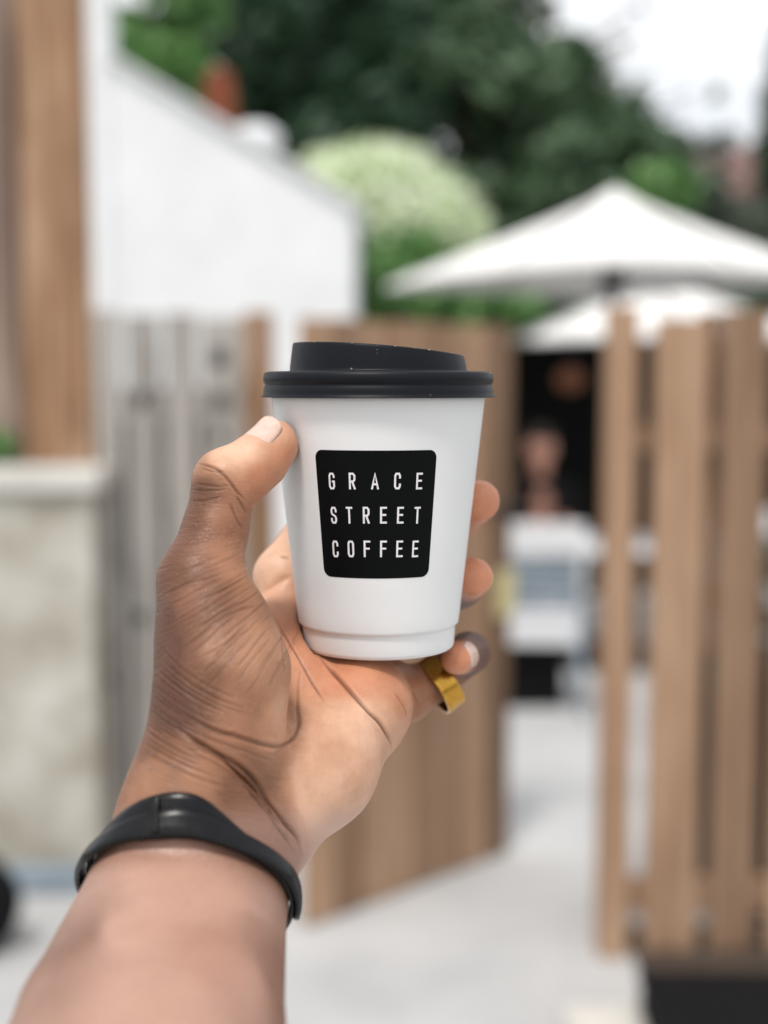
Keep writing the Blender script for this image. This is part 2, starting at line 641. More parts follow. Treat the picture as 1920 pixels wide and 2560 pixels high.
for u0, u1, m_, dy in ((72, 236, M_POST, 0), (-60, 58, M_OLDPOST, 0.02), (-210, -68, M_POST, 0), (-380, -220, M_BACKBROWN, 0.01)):
    box('board', (sx(u0), -0.03 + dy, 0.0), (sx(u1), 0.03 + dy, 2.1), m_, sc_, 0.005)
box('rail', (sx(-380), 0.051, 0.25), (sx(225), 0.10, 0.37), M_BACKBROWN, sc_, 0.004)
box('rail', (sx(-380), 0.051, 1.75), (sx(225), 0.10, 1.87), M_BACKBROWN, sc_, 0.004)

# rounded black bag by the foot of the wall
bag = empty('bag', (-1.205, 3.50, 0), 0.2, 'rounded black bag on the ground by the stone wall', 'bag')
vs, fs = [], []
for j in range(13):
    t = j / 12
    z = 0.30 * t
    r = 0.145 * (math.sin(math.pi * min(1, 0.16 + 0.84 * t) * 0.93) ** 0.55) if j < 12 else 0.012
    for i in range(28):
        a = 2 * math.pi * i / 28
        wob = 1 + 0.05 * math.sin(3 * a + 4 * t) + 0.03 * math.sin(7 * a - 6 * t)
        vs.append((r * wob * 1.15 * math.cos(a), r * wob * 0.8 * math.sin(a), z))
for j in range(12):
    for i in range(28):
        i2 = (i + 1) % 28
        fs.append((j * 28 + i, j * 28 + i2, (j + 1) * 28 + i2, (j + 1) * 28 + i))
fs.append(tuple(range(27, -1, -1)))
from_py('bag_body', vs, fs, M_BLACK, bag, True)
bm = bmesh.new()
pts_ = [Vector((-0.07 + 0.14 * i / 10, -0.02, 0.285 + 0.09 * math.sin(math.pi * i / 10))) for i in range(11)]
for a, b in zip(pts_[:-1], pts_[1:]):
    add_tube(bm, a, b, 0.008, n=8)
from_bm('handle', bm, M_BLACK, bag, True)

# ------------------------------------------------------------------ white house with lean-to, chimney and vent
hs = empty('white_house', (-1.7, 8.0, 0), 0, 'white rendered house with a sloping lean-to behind the grey fence', 'house')
hx = lambda u, y=8.0: (u - 960) / FPX * y + 1.7
x0, x1 = hx(289), hx(884)
zl = at(289, 143, 8.0).z
zr_ = at(884, 515, 8.0).z
dep = 4.2
vs = [(x0, 0, 0), (x1, 0, 0), (x1, 0, zr_), (x0, 0, zl), (x0, dep, 0), (x1, dep, 0), (x1, dep, zr_), (x0, dep, zl)]
fs = [(0, 1, 2, 3), (5, 4, 7, 6), (1, 5, 6, 2), (4, 0, 3, 7), (3, 2, 6, 7), (1, 0, 4, 5)]
from_py('side_wall', vs, fs, M_RENDER, hs)
sl_ = (zr_ - zl) / (x1 - x0)
vs = []
for (x, y, dz) in [(x0 + 0.003, -0.05, .004), (x1 + 0.06, -0.05, .004), (x1 + 0.06, dep + .05, .004), (x0 + 0.003, dep + .05, .004),
                   (x0 + 0.003, -0.05, .035), (x1 + 0.06, -0.05, .035), (x1 + 0.06, dep + .05, .035), (x0 + 0.003, dep + .05, .035)]:
    vs.append((x, y, zl + sl_ * (x - x0) + dz))
roof = from_py('roof', vs, [(3, 2, 1, 0), (4, 5, 6, 7), (0, 1, 5, 4), (1, 2, 6, 5), (2, 3, 7, 6), (3, 0, 4, 7)], M_ROOF, hs)
box('main_wall', (-2.6, -0.02, 0), (x0 - 0.002, 0.26, 7.5), M_RENDER, hs)
cx_ = hx(556, 9.4)
ch = box('chimney', (cx_ - 0.14, 1.3, 2.4), (cx_ + 0.14, 1.58, 3.53), M_BRICK, hs, 0.01)
lathe_o = lathe('chimney_pot', [(0, 3.615), (0.125, 3.615), (0.13, 3.66), (0.115, 3.72), (0.11, 3.84), (0.085, 3.93), (0.03, 3.965), (0, 3.965)], M_BRICK, None, 24)
lathe_o.parent = ch
lathe_o.location = (cx_, 1.44, -0.088)
vx = hx(648, 9.0)
lo_ = lathe('vent', [(0, 2.7), (0.13, 2.7), (0.13, 3.36), (0.175, 3.37), (0.175, 3.45), (0.10, 3.51), (0, 3.52)], M_WHITEMETAL, None, 24)
lo_.parent = hs
lo_.location = (vx, 1.0, -0.13)

# distant brick house with red roof
fh = empty('brick_house', (7.6, 27.0, 0), 0.35, 'distant brick house with a reddish gabled roof at the right edge', 'house')
box('wall', (-2.4, -2, 0), (2.4, 2, 4.6), M_BRICK, fh)
vs = [(-2.7, -2.3, 4.604), (2.7, -2.3, 4.604), (2.7, 2.3, 4.604), (-2.7, 2.3, 4.604), (0.0, -2.3, 6.6), (0.0, 2.3, 6.6)]
from_py('roof', vs, [(3, 2, 1, 0), (0, 1, 4), (2, 3, 5), (1, 2, 5, 4), (3, 0, 4, 5)], M_REDROOF, fh)
for x in (-1.2, 1.2):
    fr = box('window', (x - 0.5, -2.04, 2.6), (x + 0.5, -2.004, 3.8), M_WHITEMETAL, fh, 0.01)
    for a in (-0.23, 0.23):
        box('pane', (x + a - 0.2, -2.055, 2.68), (x + a + 0.2, -2.042, 3.72), M_DARKTIMBER, fr)

# ------------------------------------------------------------------ parasols
def parasol(loc, rz, half, z_edge, z_top, label, droop=0.05):
    """A square market parasol: half is the half side length."""
    t = empty('parasol', loc, rz, label, 'parasol', 'white square parasols over the terrace')
    n = 16
    vs, fs = [], []
    per = []
    for s in range(4):
        for i in range(n):
            q = -1 + 2 * i / n
            x, y = ((q, -1), (1, q), (-q, 1), (-1, -q))[s]
            per.append((x, y, q))
    m = 9
    for j in range(1, m + 1):
        f_ = j / m
        for x, y, q in per:
            z = z_top + (z_edge - z_top) * (f_ ** 0.92) + droop * f_ * (1 - q * q) * 0.5 * (1 if f_ > .2 else .2) - droop * 0.35 * math.sin(math.pi * f_) * (1 - q * q)
            vs.append((x * half * f_, y * half * f_, z))
    np_ = len(per)
    vs.append((0, 0, z_top + 0.02))
    for j in range(m - 1):
        for i in range(np_):
            i2 = (i + 1) % np_
            fs.append((j * np_ + i, (j + 1) * np_ + i, (j + 1) * np_ + i2, j * np_ + i2))
    for i in range(np_):
        fs.append((len(vs) - 1, i, (i + 1) % np_))
    c = from_py('canopy', vs, fs, M_CANVAS, t, True)
    c.modifiers.new('thickness', 'SOLIDIFY').thickness = 0.004
    b0 = (m - 1) * np_
    vv, ff = [], []
    for i in range(np_):
        x, y, z = vs[b0 + i]
        vv.append((x * 1.003, y * 1.003, z))
        vv.append((x * 1.004, y * 1.004, z - 0.03))
    for i in range(np_):
        i2 = (i + 1) % np_
        ff.append((2 * i, 2 * i + 1, 2 * i2 + 1, 2 * i2))
    vl = from_py('valance', vv, ff, M_CANVAS, c, True)
    vl.modifiers.new('thickness', 'SOLIDIFY').thickness = 0.003
    tube('pole', (0, 0, 0.09), (0, 0, z_top - 0.02), 0.028, M_BLACKMETAL, t, n=14)
    bm_ = bmesh.new()
    add_tube(bm_, (0, 0, 0.0), (0, 0, 0.08), 0.30, 0.27, 24)
    from_bm('base_plate', bm_, M_BLACKMETAL, t, False)
    bm_ = bmesh.new()
    add_tube(bm_, (0, 0, z_edge - 0.02), (0, 0, z_edge + 0.10), 0.075, 0.06, 14)
    from_bm('hub', bm_, M_BLACKMETAL, t, True)
    for a in range(8):
        an = a * math.pi / 4
        L_ = half * (1.40 if a % 2 else 0.99)
        tube('rib', (0.03 * math.cos(an), 0.03 * math.sin(an), z_top - 0.05), (L_ * math.cos(an), L_ * math.sin(an), z_edge - 0.012 + (0 if a % 2 else droop * .5)), 0.011, M_BLACKMETAL, t, n=6)
    return t


p_ap = at(1538, 476, 7.4)
parasol((p_ap.x, 7.4, 0), R(45 - 6), 0.92, at(985, 706, 7.4).z, p_ap.z, 'large white square parasol with its corner towards the gateway')
p2 = at(1630, 690, 10.2)
parasol((p2.x, 10.2, 0), R(4), 1.13, at(1300, 872, 9.0).z + 0.07, p2.z, 'smaller white parasol further back, seen past the fence post')

# ------------------------------------------------------------------ terrace furniture
def bistro_chair(loc, rz, label):
    t = empty('garden_chair', loc, rz, label, 'chair', 'white metal garden chairs')
    box('seat', (-0.21, -0.20, 0.43), (0.21, 0.20, 0.455), M_WHITEMETAL, t, 0.006)
    for sx_ in (-1, 1):
        tube('leg', (0.19 * sx_, -0.19, 0.43), (0.205 * sx_, -0.23, 0.0), 0.014, M_GREYMETAL, t)
        tube('leg', (0.19 * sx_, 0.19, 0.43), (0.205 * sx_, 0.21, 0.0), 0.014, M_GREYMETAL, t)
        tube('back_post', (0.195 * sx_, -0.19, 0.45), (0.20 * sx_, -0.27, 0.90), 0.014, M_WHITEMETAL, t)
    for i in range(5):
        z = 0.53 + i * 0.052
        yy = -0.19 - 0.08 * (z - 0.45) / 0.45
        box('slat', (-0.185, yy - 0.006, z), (0.185, yy + 0.006, z + 0.042), M_GREYMETAL, t, 0.003)
    box('top_rail', (-0.215, -0.272, 0.80), (0.215, -0.250, 0.95), M_WHITEMETAL, t, 0.006)
    box('side_apron', (-0.20, -0.198, 0.345), (0.20, -0.185, 0.429), M_WHITEMETAL, t, 0.003)
    return t


c1 = bistro_chair((0.78, 6.35, 0), R(-6), 'white metal garden chair with grey back slats in the gateway')
c2 = bistro_chair((1.75, 6.9, 0), R(35), 'white metal garden chair standing behind the board fence')

# plain dark box under the chair seat
tag(box('dark_box', (0.60, 6.28, 0.0), (0.90, 6.55, 0.30), M_BLACK, None, 0.008), 'black box on the ground under the white garden chair', 'crate')

tb = empty('terrace_table', (1.02, 7.05, 0), 0.1, 'white topped terrace table in front of the seated people', 'table')
box('table_top', (-0.55, -0.36, 0.71), (0.55, 0.36, 0.74), M_WHITEMETAL, tb, 0.006)
for sx_ in (-1, 1):
    for sy_ in (-1, 1):
        tube('leg', (0.48 * sx_, 0.30 * sy_, 0.71), (0.50 * sx_, 0.31 * sy_, 0.0), 0.018, M_BLACKMETAL, tb)


def body_mesh(name, prims, h, mat, parent, k_=45):
    pts = np.array([p for pr in prims for p in (pr[0], pr[2])], float)
    rm = max(max(pr[1], pr[3]) for pr in prims) + 3 * h
    fl = Field(pts.min(0) - rm, pts.max(0) + rm, h, 90)
    for a, ra_, b, rb_ in prims:
        fl.cone(a, ra_, b, rb_, k_, 60)
    V_, F_ = fl.mesh()
    V_ = taubin(V_, F_, 4)
    return from_py(name, V_ / 1000, F_, mat, parent, True)


def seated(loc, rz, label, shirt, lean=0.0, arm=0.0):
    """A seated adult facing local -Y, seat at 0.45 m."""
    r_ = empty('person', loc, rz, label, 'person')
    ly = -lean
    hd = (0, -40 + ly * 1.5, 1225)
    B = [((0, -8 + ly, 1010), 52, (0, -22 + ly * 1.3, 1110), 50),                           # neck
         ((0, -30 + ly * 1.5, 1235), 76, (0, -46 + ly * 1.5, 1180), 58),                    # head
         ((0, 10 + ly * 1.4, 1235), 72, (0, -20 + ly * 1.5, 1250), 76),
         ((0, -104 + ly * 1.5, 1205), 9, (0, -112 + ly * 1.5, 1185), 11),                   # nose
         ((-76, -20 + ly * 1.5, 1215), 14, (-74, -16 + ly * 1.5, 1185), 11), ((76, -20 + ly * 1.5, 1215), 14, (74, -16 + ly * 1.5, 1185), 11),
         ((0, 20, 520), 120, (0, ly, 900), 110), ((-150, ly, 940), 60, (150, ly, 940), 60)]
    T = [((-70, 30, 500), 118, (-60, 10 + ly * .6, 760), 98), ((70, 30, 500), 118, (60, 10 + ly * .6, 760), 98),
         ((-70, ly, 790), 108, (-80, ly, 930), 92), ((70, ly, 790), 108, (80, ly, 930), 92), ((-150, ly, 955), 66, (150, ly, 955), 66), ((0, -6 + ly, 1010), 62, (0, -8 + ly, 1035), 60)]
    Q = [((0, 20, 500), 125, (0, 20, 560), 118)]
    for s in (-1, 1):
        sh, el, wr = (s * 185, ly, 940), (s * 245, -60 + ly, 700), (s * (110 - 40 * arm), -300, 755 + 120 * arm)
        kn, an, toe = (s * 130, -400, 500), (s * 150, -370, 90), (s * 165, -520, 40)
        B += [(sh, 48, el, 38), (el, 38, wr, 27), (wr, 30, (s * 60, -385, 765 + 120 * arm), 34)]
        B += [((s * 60, -385, 765 + 120 * arm), 18, (s * 35, -440, 770 + 120 * arm), 9), ((s * 75, -390, 770 + 120 * arm), 14, (s * 50, -400, 800 + 120 * arm), 9)]
        B += [((s * 80, 20, 520), 80, kn, 56), (kn, 54, an, 36), (an, 40, toe, 36)]
        T += [(sh, 58, el, 48), (el, 48, ((el[0] + wr[0] * 2) / 3, (el[1] + wr[1] * 2) / 3, (el[2] + wr[2] * 2) / 3), 36)]
        Q += [((s * 80, 20, 520), 92, kn, 68), (kn, 66, (an[0], an[1], an[2] + 30), 50)]
    H = [((0, 22 + ly * 1.4, 1262), 84, (0, -28 + ly * 1.5, 1290), 74), ((0, 40 + ly * 1.3, 1200), 62, (0, 25 + ly * 1.4, 1262), 80)]
    o = body_mesh('body', B, 14, M_FACE, r_, 30)
    body_mesh('top', T, 14, shirt, r_)
    body_mesh('trousers', Q, 16, M_BLACKCLOTH, r_)
    body_mesh('hair', H, 10, M_HAIR, r_, 30)
    return r_


def stool(loc, label):
    t = empty('bench', loc, 0, label, 'bench')
    box('seat', (-0.55, -0.16, 0.34), (0.60, 0.17, 0.375), M_DARKTIMBER, t, 0.005)
    for sx_ in (-0.45, 0.5):
        for sy_ in (-0.12, 0.12):
            box('leg', (sx_ - 0.025, sy_ - 0.025, 0.0), (sx_ + 0.025, sy_ + 0.025, 0.339), M_DARKTIMBER, t, 0.003)


stool((0.95, 7.86, 0), 'dark timber bench under the two seated people')
seated((0.95, 7.85, 0), R(6), 'seated person in a black top resting both arms at the terrace table', M_BLACKCLOTH, 20, 0.3)
seated((0.50, 7.75, 0), R(150), 'person in a navy top turned away beside the gate edge', M_NAVY, 30, 0.0)

# dark timber shed at the back of the terrace, with a hanging orange lantern in front
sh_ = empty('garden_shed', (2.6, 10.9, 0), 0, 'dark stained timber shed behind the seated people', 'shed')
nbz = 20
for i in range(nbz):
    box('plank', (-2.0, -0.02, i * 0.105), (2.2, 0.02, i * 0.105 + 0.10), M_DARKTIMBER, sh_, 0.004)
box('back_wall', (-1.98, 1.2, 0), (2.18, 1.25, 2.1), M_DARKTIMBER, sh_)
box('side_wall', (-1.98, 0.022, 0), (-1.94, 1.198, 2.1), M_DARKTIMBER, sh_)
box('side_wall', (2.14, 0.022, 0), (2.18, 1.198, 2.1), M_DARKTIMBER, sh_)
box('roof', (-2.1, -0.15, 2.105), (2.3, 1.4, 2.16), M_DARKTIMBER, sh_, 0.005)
ol = at(1425, 950, 8.4)
lt = empty('lantern', ol, 0, 'orange paper lantern hanging in the shade under the parasols', 'lantern')
bm = bmesh.new()
bmesh.ops.create_uvsphere(bm, u_segments=20, v_segments=12, radius=0.092, matrix=Matrix.Diagonal((1, 1, 0.8, 1)))
from_bm('lantern_shade', bm, M_ORANGE, lt, True)
tube('cord', (0, 0, 0.085), (0, 0, 0.42), 0.004, M_BLACKMETAL, lt, n=6)
tube('cap', (0, 0, 0.082), (0, 0, 0.10), 0.035, M_BLACKMETAL, lt, n=12)

# ------------------------------------------------------------------ trees, hedge, bushes
def foliage(name, blobs, n, size, mat, parent=None, seed=1, hole=0.45, drape=0.0):
    """Leaf sprays spread through ellipsoids [(centre, radii)], thinned by clumps."""
    g_ = np.random.default_rng(seed)
    C = np.array([b[0] for b in blobs], float)
    Rr = np.array([b[1] for b in blobs], float)
    wgt = Rr.prod(1) ** 0.67
    wgt /= wgt.sum()
    which = g_.choice(len(blobs), n, p=wgt)
    dirs = g_.normal(size=(n, 3))
    dirs /= np.linalg.norm(dirs, axis=1)[:, None]
    rad_ = g_.uniform(0.25, 1.0, n) ** 0.45
    P = C[which] + dirs * rad_[:, None] * Rr[which]
    ph = g_.uniform(0, 6, 9)
    cl = sum(np.sin(P @ g_.normal(size=3) * f_ + ph[i]) for i, f_ in enumerate((1.3, 1.9, 2.7, 3.6, 4.8)))
    keep = cl > np.quantile(cl, hole * 0.6)
    P, dirs = P[keep], dirs[keep]
    n = len(P)
    nrm_ = dirs + g_.normal(size=(n, 3)) * 0.7 + np.array([0, 0, 0.5])
    nrm_ /= np.linalg.norm(nrm_, axis=1)[:, None]
    t1 = np.cross(nrm_, g_.normal(size=(n, 3)))
    t1 /= np.linalg.norm(t1, axis=1)[:, None]
    t2 = np.cross(nrm_, t1)
    s = (size * g_.uniform(0.6, 1.4, n))[:, None]
    a_ = P + t1 * s
    b_ = P + t2 * s * 0.5 + nrm_ * s * 0.12
    c__ = P - t1 * s
    d_ = P - t2 * s * 0.5 + nrm_ * s * 0.12
    vs_ = np.stack([a_, b_, c__, d_], 1).reshape(-1, 3)
    me_ = bpy.data.meshes.new(name)
    me_.vertices.add(4 * n)
    me_.vertices.foreach_set('co', vs_.ravel())
    me_.loops.add(4 * n)
    me_.loops.foreach_set('vertex_index', np.arange(4 * n))
    me_.polygons.add(n)
    me_.polygons.foreach_set('loop_start', np.arange(n) * 4)
    me_.update(calc_edges=True)
    return link(name, me_, mat, parent)


def tree(loc, height, trunk_r, blobs, n, size, mat, label, cat='tree', seed=1, name='tree', hole=0.45, group=None, rag=0):
    t = empty(name, loc, 0, label, cat, group)
    bm_ = bmesh.new()
    g_ = random.Random(seed)
    if rag:                                    # smaller tufts standing out of the main masses
        more = []
        for c, r in blobs:
            for _ in range(rag):
                d_ = Vector((g_.gauss(0, 1), g_.gauss(0, 1), g_.gauss(0, 1))).normalized()
                s_ = g_.uniform(.22, .42)
                more.append((tuple(c[i] + d_[i] * r[i] * 1.02 for i in range(3)), tuple(x * s_ for x in r)))
        blobs = [(c, tuple(x * .93 for x in r)) for c, r in blobs] + more
    pts = [Vector((0, 0, 0))]
    for i in range(1, 7):
        pts.append(Vector((g_.uniform(-.12, .12), g_.uniform(-.12, .12), height * i / 6)))
    for i in range(6):
        add_tube(bm_, pts[i], pts[i + 1], trunk_r * (1 - i / 6.6), trunk_r * (1 - (i + 1) / 6.6), 10, False)
    for c, r in blobs:
        c = Vector(c)
        z = max(height * .25, min(height * .95, c.z * 0.75))
        add_tube(bm_, Vector((0, 0, z)), c, trunk_r * .32, trunk_r * .08, 6, False)
    from_bm('trunk', bm_, M_TRUNK, t, True)
    foliage('crown', blobs, n, size, mat, t, seed, hole)
    return t


def fb(u, v, Y, ru, rv, dy=None):
    """blob centre and radii from where it stands: centre (u, v) at Y metres, radii in photograph pixels."""
    p = at(u, v, Y)
    return (np.array(p), (ru * Y / FPX, (dy or (ru + rv) * 0.4) * Y / FPX, rv * Y / FPX))


def rel(blobs, loc):
    return [(tuple(np.array(c) - np.array(loc)), r) for c, r in blobs]


# large dark tree in the middle
loc = (-0.6, 16.0, 0)
bl = [fb(720, 150, 16, 330, 260), fb(880, 40, 16, 260, 200), fb(1080, 330, 15.5, 300, 260), fb(780, 420, 15.5, 260, 240), fb(600, 20, 16, 220, 200), fb(880, 620, 15.6, 300, 200)]
tree(loc, 6.5, 0.26, rel(bl, loc), 22000, 0.15, M_LEAFDARK, 'large dark evergreen tree behind the white house and pale bush', seed=3, hole=0.6, rag=6)
loc = (2.4, 15.0, 0)
bl = [fb(1250, 260, 15, 240, 190), fb(1430, 400, 15, 250, 160), fb(1330, 560, 14.6, 330, 190), fb(1560, 540, 15, 200, 130), fb(1180, 420, 14.8, 230, 220), fb(1420, 230, 15, 150, 100), fb(1540, 300, 15, 110, 70)]
tree(loc, 4.2, 0.2, rel(bl, loc), 20000, 0.12, M_LEAFMID, 'mid green leafy tree sloping down behind the large parasol', seed=5, hole=0.75, rag=7)
loc = (-2.7, 11.6, 0)
bl = [fb(390, 90, 11.6, 120, 150), fb(350, 190, 11.6, 140, 100), fb(400, -60, 11.6, 130, 130)]
tree(loc, 4.6, 0.14, rel(bl, loc), 4000, 0.11, M_LEAFBRIGHT, 'bright green tree just above the white lean-to roof', seed=8, hole=0.4, rag=5)
loc = (1.1, 19.0, 0)
bl = [fb(1180, 40, 19, 170, 110), fb(1340, 110, 19, 190, 110), fb(1480, 190, 19, 170, 90), fb(1590, 270, 19, 150, 110), fb(1690, 380, 19, 130, 80), fb(1480, 90, 19, 120, 70), fb(1120, -80, 19, 280, 130)]
tree(loc, 6.3, 0.2, rel(bl, loc), 5200, 0.11, M_LEAFGREY, 'thin crowned tree with sky showing through at the top', seed=11, hole=1.0, rag=4)
loc = (6.2, 19.0, 0)
bl = [fb(1975, 380, 19, 80, 190), fb(2040, 220, 19, 130, 200), fb(1985, 560, 19, 95, 120)]
tree(loc, 5.2, 0.18, rel(bl, loc), 3500, 0.13, M_LEAFDARK, 'dark tree just showing at the right edge of the picture', seed=12, hole=0.3)
loc = (5.1, 18.0, 0)
bl = [fb(1740, 520, 18, 130, 90), fb(1840, 560, 18, 130, 90), fb(1700, 470, 18, 90, 60)]
tree(loc, 2.6, 0.12, rel(bl, loc), 3600, 0.12, M_LEAFGREY, 'grey green shrubby tree in front of the distant brick house', seed=13, hole=0.6, rag=5)
# yellow-green bush tops beneath
loc = (3.6, 13.5, 0)
bl = [fb(1660, 470, 13.5, 90, 60), fb(1600, 560, 13.5, 120, 80)]
tree(loc, 2.4, 0.08, rel(bl, loc), 1500, 0.10, M_LEAFBRIGHT, 'light green shrub top beside the apex of the large parasol', 'shrub', 14, 'shrub', 0.4)

# rounded pale flowering bush
loc = (0.05, 10.4, 0)
bl = [fb(935, 520, 10.4, 215, 165, 200), fb(1040, 560, 10.3, 185, 150, 180), fb(850, 540, 10.4, 170, 170, 170), fb(1120, 610, 10.3, 110, 90, 100)]
tree(loc, 1.9, 0.07, rel(bl, loc), 9000, 0.05, M_LEAFPALE, 'rounded pale flowering bush between the white house and the parasol', 'bush', 21, 'flowering_bush', 0.2)
loc = (0.1, 9.9, 0)
bl = [fb(960, 690, 9.9, 150, 95, 120), fb(1080, 730, 9.8, 170, 95, 120), fb(1220, 760, 9.8, 150, 80, 120), fb(870, 740, 9.9, 130, 120, 120), fb(760, 860, 9.9, 120, 150, 120)]
tree(loc, 1.6, 0.06, rel(bl, loc), 7000, 0.06, M_LEAFBRIGHT, 'bright green hedge bush below the pale flowering bush', 'bush', 22, 'green_bush', 0.3, None, 4)
loc = (1.9, 12.6, 0)
bl = [fb(1250, 800, 12.4, 200, 120, 150), fb(1500, 790, 12.5, 220, 140, 150), fb(1750, 780, 12.5, 220, 150, 150), fb(1950, 760, 12.5, 180, 150, 150), fb(1380, 690, 12.6, 260, 70, 120)]
tree(loc, 1.6, 0.08, rel(bl, loc), 8000, 0.08, M_LEAFDARK, 'dark hedge bush behind the shed under the parasols', 'hedge', 23, 'hedge_bush', 0.1)
# shrubs in the planter and green sprig on the coping
loc = (1.55, 3.92, 0.70)
tree(loc, 0.35, 0.02, [((-0.35, 0, .28), (.2, .14, .2)), ((0.05, 0, .32), (.25, .14, .25)), ((0.45, 0, .28), (.25, .14, .22))], 900, 0.035, M_LEAFDARK, 'dark leafy shrubs growing in the black planter box', 'shrub', 31, 'shrub', 0.1)
loc = (-1.26, 4.09, 1.352)
tree(loc, 0.06, 0.006, [((0.0, 0, .06), (.10, .05, .055))], 160, 0.018, M_LEAFBRIGHT, 'small green plant on the coping in front of the timber boards', 'plant', 32, 'plant', 0.1)


# ------------------------------------------------------------------ the coffee cup
CUPY = 0.488
CX, CYc = at(946, 967, CUPY).x, CUPY


def zc(v):
    return at(946, v, CUPY).z


MMP = CUPY / FPX
CUP_V = [(985, 265.5), (1553, 201.5)]
CUP_ZT, CUP_RT = zc(985), 265.5 * MMP
CUP_ZB, CUP_RB = zc(1553), 202.0 * MMP
BASE_Z = zc(1613)


def cup_r(z):
    if z < CUP_ZB:
        return 0.0295
    return CUP_RB + (CUP_RT - CUP_RB) * (z - CUP_ZB) / (CUP_ZT - CUP_ZB)


k = Mat('white_paper', 0.42, 0.45, 0, (0.80, 0.80, 0.80, 1))
f = k.noise(k.coord(), 900, 3)
f2 = k.noise(k.coord(), 45, 3)
M_PAPER = k.set(k.ramp(f2, [(0.3, (0.735, 0.732, 0.735)), (0.7, (0.765, 0.763, 0.762))]), k.bump(f, 0.10, 0.0002))
k = Mat('black_lid_plastic', 0.46, 0.22, 0, srgb(29, 33, 42))
f = k.noise(k.coord(), 1300, 2)
f2 = k.noise(k.coord(), 60, 4)
M_LID = k.set(k.ramp(f2, [(0.3, srgb(7, 10, 17)), (0.75, srgb(11, 14, 22))]), k.bump(f, 0.14, 0.0002),
              k.math('MULTIPLY_ADD', f2, 0.2, 0.36))
k = Mat('black_print', 0.55, 0.10, 0, srgb(9, 12, 14))
f = k.noise(k.coord(), 700, 3)
M_PRINT = k.set(k.ramp(f, [(0.3, srgb(4, 6, 7)), (0.8, srgb(7, 9, 10))]), k.bump(f, 0.05, 0.0002))
k = Mat('white_print', 0.5, 0.35, 0, (0.76, 0.74, 0.77, 1))
M_LETTER = k.set(k.ramp(k.noise(k.coord(), 900, 3), [(0.3, (0.66, 0.64, 0.67)), (0.6, (0.78, 0.76, 0.79))]))
k = Mat('water', 0.03, 0.6, 0, (0.95, 0.95, 0.96, 1))
k.b.inputs['Transmission Weight'].default_value = 0.25
k.b.inputs['IOR'].default_value = 1.33
M_WATER = k.set(k.ramp(k.noise(k.coord(), 5, 1), [(0.2, (0.30, 0.26, 0.25)), (0.8, (0.36, 0.32, 0.30))]))

cup = empty('coffee_cup', (CX, CYc, BASE_Z), 0, 'white paper takeaway coffee cup with black lid held up in the hand', 'coffee cup')
zb = BASE_Z
body = [(0.0, zb + 0.007), (0.0262, zb + 0.007), (0.0264, zb + 0.0012), (0.0270, zb + 0.0002), (0.0280, zb), (0.0288, zb + 0.0006), (0.0292, zb + 0.0018),
        (0.0295, CUP_ZB - 0.0012), (0.0296, CUP_ZB - 0.0002), (CUP_RB - 0.0006, CUP_ZB), (CUP_RB - 0.0001, CUP_ZB + 0.0004),
        (CUP_RB + 0.0001, CUP_ZB + 0.0012)]
for i in range(1, 24):
    z = CUP_ZB + 0.0012 + (CUP_ZT + 0.001 - CUP_ZB - 0.0012) * i / 23
    body.append((cup_r(z), z))
zt = body[-1][1]
body += [(CUP_RT - 0.0012, zt + 0.0005), (CUP_RT - 0.0022, zt - 0.002), (0.0, zt - 0.003)]
lathe('paper_cup', [(r, z - zb) for r, z in body], M_PAPER, cup, 160)

# lid: flared lip, two rolls, raised dome whose top slopes down to the right
px = MMP
lp = [(262, 990.5), (284, 992.5), (291.5, 993.0), (292, 991.8), (287, 988.5), (285.3, 985), (285.0, 979), (284.5, 974), (283.2, 969), (281.5, 965.5),
      (280.3, 962.5), (281.0, 960), (283.5, 957), (285.2, 952), (285.4, 946), (284.4, 939), (282, 934), (278, 931), (272, 929.7),
      (240, 929.5), (223, 929.2), (220.5, 927.5), (219.6, 924)]
nlow = len(lp)
lp += [(218.5, 912), (216.5, 899), (214.6, 886), (213.2, 877), (212.2, 872.5), (210.6, 870.3), (208, 869.8), (203, 870.5), (199, 880), (120, 884), (0, 884)]
lz0 = zc(924)


def lid_slope(k_, x, y, z):
    if k_ < nlow:
        return z - zb
    t = min(1.0, (z - lz0) / (zc(870) - lz0))
    xx = x / (212 * px)
    dz = (11.5 - 31.5 * max(0.0, (xx + 1) / 2) ** 1.75) * px
    return z + dz * t - zb


lid = lathe('lid', [(r * px, zc(v)) for r, v in lp], M_LID, cup, 160, lid_slope)
bm = bmesh.new()
drops = [(-2, 861 + d, 0.00042) for d in (1, 10, 19, 28)] + [(-205, 866, .0006), (-198, 879, .0003), (-150, 860, .0005), (-60, 859, .0006), (40, 866, .0008),
         (85, 866, .0005), (120, 872, .0009), (175, 880, .0005), (-190, 900, .0003), (-176, 908, .0003), (-60, 926, .0007), (-180, 893, .0002), (272, 934, .0008), (120, 986, .0005)]
for dx, v, r in drops:
    if v < 888 and r > 0.00045:
        v = 859.5 + 31.5 * (max(0, dx / 212 + 1) / 2) ** 1.75
    rr = 214.5 if v < 925 else (282 if v < 960 else 286)
    x = dx * px
    y = -math.sqrt(max(0, (rr * px) ** 2 - x * x))
    m = Matrix.Translation((x, y, zc(v) - zb)) @ Matrix.Scale(r * 0.46, 4)
    bmesh.ops.create_icosphere(bm, subdivisions=2, radius=1.0, matrix=m)
wd = from_bm('water_drops', bm, M_WATER, lid, True)
wd['kind'] = 'stuff'


